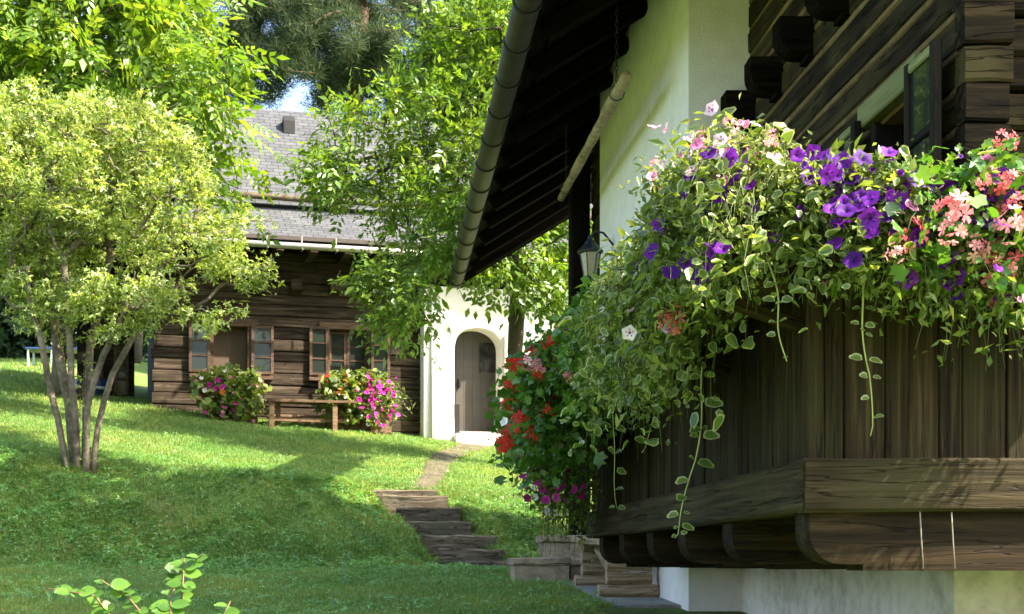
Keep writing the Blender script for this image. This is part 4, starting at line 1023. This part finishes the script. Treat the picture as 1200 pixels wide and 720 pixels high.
cascade('geranium_plant', 'coral pink geranium near the right edge of the balcony front', 'plant', ((1.95, FY, zb), (2.28, FY, zb)), fr, (.02, .18), (.12, .36), (.08, .45), 110, 'round', .036, M['l_ger'], [('coral', 22), ('gpink', 6)], GRP, clump=3, rad=.05)
cascade('petunia_plant', 'purple petunia at the right frame edge of the balcony', 'plant', ((2.05, FY, zb), (2.55, FY, zb)), fr, (.02, .18), (.05, .28), (.2, .62), 190, 'leaf', .038, M['l_pet'], [('purple', 44), ('pink', 8)], GRP, clump=3, per=22, rad=.04)
cascade('spurflower_plant', 'cream-edged leafy trailing plant among the purple petunias on the front', 'plant', ((1.5, FY, zb), (2.4, FY - .02, zb)), fr, (-.02, .17), (.02, .24), (.05, .32), 120, 'rim', .034, None, [('purple', 12)], GRP, per=16, rad=.05)
cascade('petunia_plant', 'pale pink petunia crowning the balcony corner', 'plant', ((LX, 4.78, zb), (LX, 5.6, zb)), cn, (.20, .42), (.04, .55), (.05, .35), 190, 'leaf', .036, M['l_pet'], [('pink', 64), ('gpink', 16), ('pale', 30)], GRP, bl_t=(.2, .8), clump=3, per=22, rad=.04)
cascade('spurflower_plant', 'cream-edged trailing plant bulging out at the balcony corner', 'plant', ((LX + .05, 4.76, zb), (LX, 5.5, zb)), (-.8, -.5, 0), (.08, .36), (.06, .48), (.10, .44), 200, 'rim', .036, None, [('purple', 36)], GRP, per=16, clump=3, rad=.05)
cascade('petunia_plant', 'green petunia stems with dark purple blooms at the balcony corner', 'plant', ((LX + .05, 4.76, zb), (LX, 5.6, zb)), (-.8, -.5, 0), (.08, .36), (.06, .48), (.10, .46), 200, 'leaf', .036, M['l_pet'], [('purple', 30)], GRP, per=24, clump=3, rad=.04)
cascade('spurflower_plant', 'cream-edged trailing plant on the middle of the receding balcony side', 'plant', ((LX, 5.4, zb), (LX, 6.6, zb)), lf, (.04, .28), (.1, .48), (.25, .80), 170, 'rim', .042, None, [('pale', 12), ('purple', 4)], GRP, per=16, rad=.05)
cascade('petunia_plant', 'green petunia stems with a few pale blooms behind the cream-edged leaves', 'plant', ((LX, 5.2, zb), (LX, 6.5, zb)), lf, (.06, .30), (.1, .5), (.2, .76), 210, 'leaf', .042, M['l_pet'], [('pale', 10), ('coral', 3)], GRP, per=22, rad=.045)
cascade('geranium_plant', 'coral red geranium below the lantern, nearer of the two red ones', 'plant', ((LX, 6.3, zb), (LX, 7.9, zb)), lf, (.06, .32), (.1, .40), (.1, .52), 210, 'round', .048, M['l_ger'], [('coral', 13), ('red', 14)], GRP, per=26, rad=.05)
cascade('geranium_plant', 'bright red geranium cascading beside the arched door, farther red one', 'plant', ((LX, 7.9, zb), (LX, 9.4, zb)), lf, (.0, .24), (.12, .64), (.2, .80), 320, 'round', .050, M['l_ger'], [('red', 44), ('white', 14), ('gpink', 12)], GRP, per=30, rad=.055, clump=2)
cascade('petunia_plant', 'magenta and white petunia hanging lowest at the far balcony end', 'plant', ((LX - .1, 8.9, zb), (LX + .25, 9.85, zb)), (-1, -.05, 0), (-.1, .1), (.05, .42), (.7, 1.1), 280, 'leaf', .045, M['l_pet'], [('mag', 80), ('white', 50)], GRP, bl_t=(.68, .97), clump=3, rad=.04)
# trailing shoots hanging over the planks
vine_leaf = np_mesh('vine_leaf', RIM[0], RIM[1], [M['l_var'], M['l_rim']], RIM[2])
def vine(pts, Y0, Y1, nl, lab, size):
    P_ = [PX(x, y, Y0 + (Y1 - Y0) * i / (len(pts) - 1)) for i, (x, y) in enumerate(pts)]
    t = thing('trailing_shoot', lab, 'shoot', P_[0], 'cream-edged shoots hanging from the boxes')
    dense = []
    for i in range(len(P_) - 1):
        for s in range(6): dense.append(P_[i].lerp(P_[i + 1], s / 6) + Vector((.012 * math.sin((i + s / 6) * 2.3 + nl), .012 * math.cos((i + s / 6) * 1.9 + nl), 0)))
    dense.append(P_[-1]); tube('stem', dense, np.linspace(.0042, .002, len(dense)), M['stem2'], t, sides=5)
    for j in range(nl):
        f = (j + .6) / nl; q = dense[min(int(f * (len(dense) - 1)), len(dense) - 1)]
        f = min(.99, f + random.uniform(-.25, .25) / nl); q = dense[min(int(f * (len(dense) - 1)), len(dense) - 1)]
        for s in (-1, 1):
            if random.random() < .16: continue
            ang = random.uniform(-.9, .9) + (1.57 if j % 2 else 0) * .5
            d = Vector((s * math.cos(ang), -abs(math.sin(ang)) * .7, random.uniform(-.45, .25))); nrm_ = Vector((random.uniform(-.4, .2), -.8, .5 + random.uniform(-.3, .3)))
            R_ = frames(np.array([d]), np.array([nrm_]))[0]; Mx = Matrix(R_.tolist()).to_4x4(); Mx.translation = q + d.normalized() * .012
            obj('leaf', vine_leaf, t, Mx @ Matrix.Scale(size * random.uniform(.5, 1.15) * (1 - .45 * f), 4))
vine([(730, 380), (719, 430), (717, 500), (720, 560), (725, 600)], 7.0, 7.2, 9, 'leftmost long cream-edged shoot hanging past the planks', .095)
vine([(795, 410), (787, 440), (768, 490), (752, 531)], 6.3, 6.4, 7, 'short slanting cream-edged shoot between two longer ones', .085)
vine([(826, 430), (821, 480), (814, 540), (800, 600), (791, 631)], 5.5, 5.55, 11, 'long cream-edged shoot reaching down over the balcony rail', .085)
vine([(900, 300), (908, 345), (914, 385), (922, 424)], 4.66, 4.66, 6, 'short pale shoot left of the front corner under purple petunias', .055)
vine([(1006, 320), (1012, 380), (1020, 440), (1020, 511)], 4.6, 4.62, 8, 'single cream-edged shoot hanging over the front planks', .058)
vine([(705, 420), (700, 460), (704, 490), (695, 520)], 7.6, 7.6, 6, 'pale shoot at the far end of the balcony side near red geraniums', .08)

# the two flower tubs at the far house
for (p0, p1, pm, lab, bl) in ((234, 306, 446, 'flower tub under the shuttered far window, white red and pink blooms', [('white', 24), ('red', 4), ('orange', 4), ('pink', 26), ('mag', 50)]), (378, 452, 446, 'flower tub under the open far window with white and orange blooms', [('white', 22), ('orange', 6), ('red', 3), ('mag', 6)])):
    wv = .55; u0, u1 = upx(p0 + 8, wv), upx(p1 - 8, wv); zt = fz((p0 + p1) / 2, 470, wv); q = F3((u0 + u1) / 2, wv, 0); zg_ = gz(q.x, q.y)
    t = cascade('flower_tub', lab, 'planter', (F3(u0, wv, zt), F3(u1, wv, zt)), NN, (.1, .55), (.0, .55), (.15, .85), 190, 'round', .1, M['l_pet'], bl, 'flower tubs at the far house', scale=1.6, per=14, bl_t=(.3, 1.0))
    fbox('tub', u0 - .05, u1 + .05, wv - .2, wv + .15, zg_ - .05, zt - .02, M['benchfar'], t, bev=.02)

uu = upx(446, .85); q = F3(uu, .85, 0)
t = cascade('petunia_plant', 'magenta petunia hanging at the right end of the far flower tubs', 'plant', (F3(uu - .25, .85, fz(446, 462, .85)), F3(uu + .2, .85, fz(446, 462, .85))), NN, (.0, .22), (.0, .3), (.3, .75), 120, 'leaf', .08, M['l_pet'], [('mag', 130)], 'flower tubs at the far house', scale=1.6, per=7, bl_t=(.1, 1.0), clump=3)
fbox('tub', uu - .22, uu + .18, .68, 1.0, gz(q.x, q.y) - .05, fz(446, 466, .85), M['benchfar'], t, bev=.02)

# leafy shoots close to the camera
fg = thing('leafy_shrub', 'bright green leafy shoots poking up at the bottom left', 'shrub', gp(-1.0, 4.6))
shoot_leaf_v = []; nL = 6
for i in range(nL + 1):
    f = i / nL; wv = .40 * math.sin(math.pi * f ** .8) ** .9
    shoot_leaf_v += [(f, wv, .05 - .12 * f * f), (f, 0, -.12 * f * f), (f, -wv, .05 - .12 * f * f)]
sf = []
for i in range(nL):
    for k in (0, 1): a = i * 3 + k; sf += [(a, a + 3, a + 4), (a, a + 4, a + 1)]
shoot_leaf = np_mesh('shoot_leaf', np.array(shoot_leaf_v), np.array(sf), M['l_front'], smooth=True)
for (pts, n) in (([(150, 770), (135, 730), (110, 698), (55, 690)], 12), ([(160, 780), (175, 730), (150, 700), (118, 680)], 11), ([(190, 780), (185, 720), (205, 690), (212, 668), (238, 650)], 15), ([(205, 780), (212, 720), (214, 690), (216, 655)], 13), ([(215, 790), (255, 735), (270, 705)], 9), ([(170, 790), (200, 735), (200, 705)], 11)):
    Yv = random.uniform(4.3, 4.9); Pq = [PX(x, y, Yv + random.uniform(-.08, .08)) for x, y in pts]
    Pq[0] = Vector((Pq[0].x, Pq[0].y, gz(Pq[0].x, Pq[0].y) - .02)); dn = []
    for i in range(len(Pq) - 1): dn += [Pq[i].lerp(Pq[i + 1], s / 6) for s in range(6)]
    dn.append(Pq[-1]); tube('stem', dn, np.linspace(.006, .0025, len(dn)), M['redstem'], fg, sides=5)
    for j in range(n):
        f = .45 + .55 * (j + .5) / n; q = dn[int(f * (len(dn) - 1))]; s = 1 if j % 2 else -1
        d = Vector((s * random.uniform(.5, 1), random.uniform(-.6, .6), random.uniform(-.15, .3)))
        R_ = frames(np.array([d]), np.array([(random.uniform(-.5, .5), random.uniform(-1.3, -.3), .75)]))[0]; Mx = Matrix(R_.tolist()).to_4x4(); Mx.translation = q
        obj('leaf', shoot_leaf, fg, Mx @ Matrix.Scale(random.uniform(.04, .078), 4))

# ------------------------------------------------------------------ grass and weeds on the lawn
def noise2(x, y):
    return (np.sin(1.3 * x + 2.1 * y) + np.sin(2.7 * x - 1.1 * y + 1.7) + np.sin(.7 * x + 3.3 * y + .4) + np.sin(4.9 * x + .8 * y + 2.9)) / 4
def keep_off(x, y):
    """True where grass grows: not on paving, walls, steps or the trodden path"""
    k = ~((x > 1.72) & (y < 13.6)) & ~((x > 2.2) & (y < 14.6))
    for (x0, x1, y0, y1) in ((1.24, 1.8, 12.3, 12.9), (1.66, 2.25, 12.6, 14.0), (1.55, 3, 5, 9.6)): k &= ~((x > x0) & (x < x1) & (y > y0) & (y < y1))
    t = np.clip((y - 14.95) / 2.15, 0, 1); k &= ~((np.abs(x - (1.10 - .85 * t)) < .37) & (y > 14.95) & (y < 17.3))
    pc = .42 + (y - 17.3) * .165 + .10 * np.sin(y * .8); k &= ~((np.abs(x - pc) < .13 + .018 * (y - 17)) & (y > 17.4) & (y < 25.8) & (RNG.random(len(x)) < .93))
    q = (x - O0.x) * TT.x + (y - O0.y) * TT.y; wv = (x - O0.x) * NN.x + (y - O0.y) * NN.y
    k &= ~((wv < .12) & (q > uL)); k &= ~((wv < -2) & (q > -8.5))
    return k
def blades(n, y0, y1, hgt, wid, xmax=2.6, lean=.5, xpad=1.6):
    y = y0 + (y1 - y0) * RNG.random(n); x = RNG.uniform(0, 1, n); xl = -.3 * y - xpad; xr = np.minimum(xmax, .17 * y + .6); x = xl + (xr - xl) * x
    bare = noise2(x * 1.4 + 5, y * 1.4) + .35 * np.sin(9 * x + 4 * y) * .6
    keep = keep_off(x, y) & ((bare < .42) | (RNG.random(n) < .35)); x = x[keep]; y = y[keep]; n = len(x)
    z = rel(x, y) + EYE - .004
    h = hgt * RNG.uniform(.5, 1.3, n) * (1 + .35 * noise2(x * .9, y * .9)); az = RNG.uniform(0, 6.283, n); ln = RNG.uniform(.1, 1, n) * lean
    P_ = np.stack([x, y, z], 1); wdt = wid * RNG.uniform(.7, 1.3, n); s = np.stack([np.cos(az), np.sin(az), 0 * az], 1); l2 = np.stack([-np.sin(az), np.cos(az), 0 * az], 1)
    t = P_ + l2 * (h * ln)[:, None] + np.array([0, 0, 1.]) * (h * (1 - .3 * ln))[:, None]
    V = np.stack([P_ - s * wdt[:, None], P_ + s * wdt[:, None], t], 1).reshape(-1, 3)
    return V, np.arange(n * 3).reshape(-1, 3)
V, F = join_np([blades(460000, 8.2, 14.9, .05, .0031, 1.9), blades(185000, 14.6, 17.6, .065, .0042), blades(340000, 17.2, 27, .055, .0054, 3.0), blades(60000, 24, 46, .09, .014, -3.5, xpad=2)])
def tufts(cx, cy, per, hgt):
    n = len(cx) * per; x = np.repeat(cx, per) + RNG.normal(0, .035, n); y = np.repeat(cy, per) + RNG.normal(0, .035, n); z = rel(x, y) + EYE - .005
    h = hgt * RNG.uniform(.4, 1.2, n); az = RNG.uniform(0, 6.283, n); s_ = np.stack([np.cos(az), np.sin(az), 0 * az], 1); l2 = np.stack([-np.sin(az), np.cos(az), 0 * az], 1); ln = RNG.uniform(.2, 1.0, n)
    P_ = np.stack([x, y, z], 1); t_ = P_ + l2 * (h * ln)[:, None] + np.array([0, 0, 1.]) * (h * (1 - .35 * ln))[:, None]
    return np.stack([P_ - s_ * .0042, P_ + s_ * .0042, t_], 1).reshape(-1, 3), np.arange(n * 3).reshape(-1, 3)
m = 2600; ty = RNG.uniform(9, 25, m); tx = -.3 * ty - 1 + RNG.random(m) * (.3 * ty + 2.8); kp = keep_off(tx, ty) & (noise2(tx * 1.1 + 3, ty * 1.1) > -.1); tx, ty = tx[kp], ty[kp]
sy_ = RNG.uniform(14.9, 17.4, 260); sx_ = 1.12 - .85 * np.clip((sy_ - 14.9) / 2.3, 0, 1) + np.where(RNG.random(260) < .5, -.46, .46) + RNG.normal(0, .04, 260)   # rank grass along the steps
ba = RNG.uniform(0, 6.28, 60); bx_ = -4.05 + .35 * np.cos(ba) * RNG.random(60); by_ = 17.0 + .35 * np.sin(ba) * RNG.random(60)
gx_ = RNG.uniform(1.2, 1.82, 50); gy_ = RNG.uniform(12.1, 12.28, 50)
V, F = join_np([(V, F), tufts(tx, ty, 16, .085), tufts(sx_, sy_, 14, .13), tufts(bx_, by_, 12, .12), tufts(gx_, gy_, 10, .09)])
c = Vector((0, 15, gz(0, 15)))
o = obj('grass', np_mesh('grass', V - np.array(c), F, M['blade']), None, Matrix.Translation(c)); tag(o, 'short green grass blades covering the lawn and bank', 'grass', kind='stuff')
n = 60000; y = np.where(RNG.random(n) < .5, RNG.uniform(13.6, 18, n), RNG.uniform(8.9, 26, n)); x = -.3 * y - 1.5 + (RNG.random(n)) * (.3 * y + 3.5)
kp = keep_off(x, y) & ((noise2(x * .8, y * .8 + 2) > -.15) | (RNG.random(n) < .3)) ;  x, y = x[kp], y[kp]; n = len(x)
pos = np.stack([x, y, rel(x, y) + EYE + RNG.uniform(.01, .07, n)], 1)
tv, tf = rosette(3); V, F = scatter(tv, tf, pos, frames(RNG.normal(size=(n, 3)) * np.array([1, 1, .3]), RNG.normal(size=(n, 3)) * .35 + np.array([0, -.25, 1])), RNG.uniform(.018, .045, n) * np.where((y > 14.3) & (y < 17.2), 1.25, .85))
o = obj('clover', np_mesh('clover', V - np.array(c), F, M['weed']), None, Matrix.Translation(c)); tag(o, 'broad-leaved weeds and clover on the steep shaded bank', 'clover', kind='stuff')
n = 2500; y = RNG.uniform(9, 26, n); x = -.3 * y + RNG.random(n) * (.3 * y + 1.6); kp = keep_off(x, y); x, y = x[kp], y[kp]; n = len(x)
pos = np.stack([x, y, rel(x, y) + EYE + .02], 1); V, F = scatter(LEAF_V, LEAF_F, pos, frames(RNG.normal(size=(n, 3)) * np.array([1, 1, .2]), np.array([[0, 0, 1.]] * n) + RNG.normal(size=(n, 3)) * .3), RNG.uniform(.02, .045, n))
M['litter'] = leaf('fallen_leaf', [(0, (.16, .10, .045)), (.6, (.30, .24, .10)), (1, (.42, .40, .2))], trans=.1)
o = obj('fallen_leaves', np_mesh('fallen_leaves', V - np.array(c), F, M['litter']), None, Matrix.Translation(c)); tag(o, 'scattered dry fallen leaves lying in the grass', 'leaves', kind='stuff')
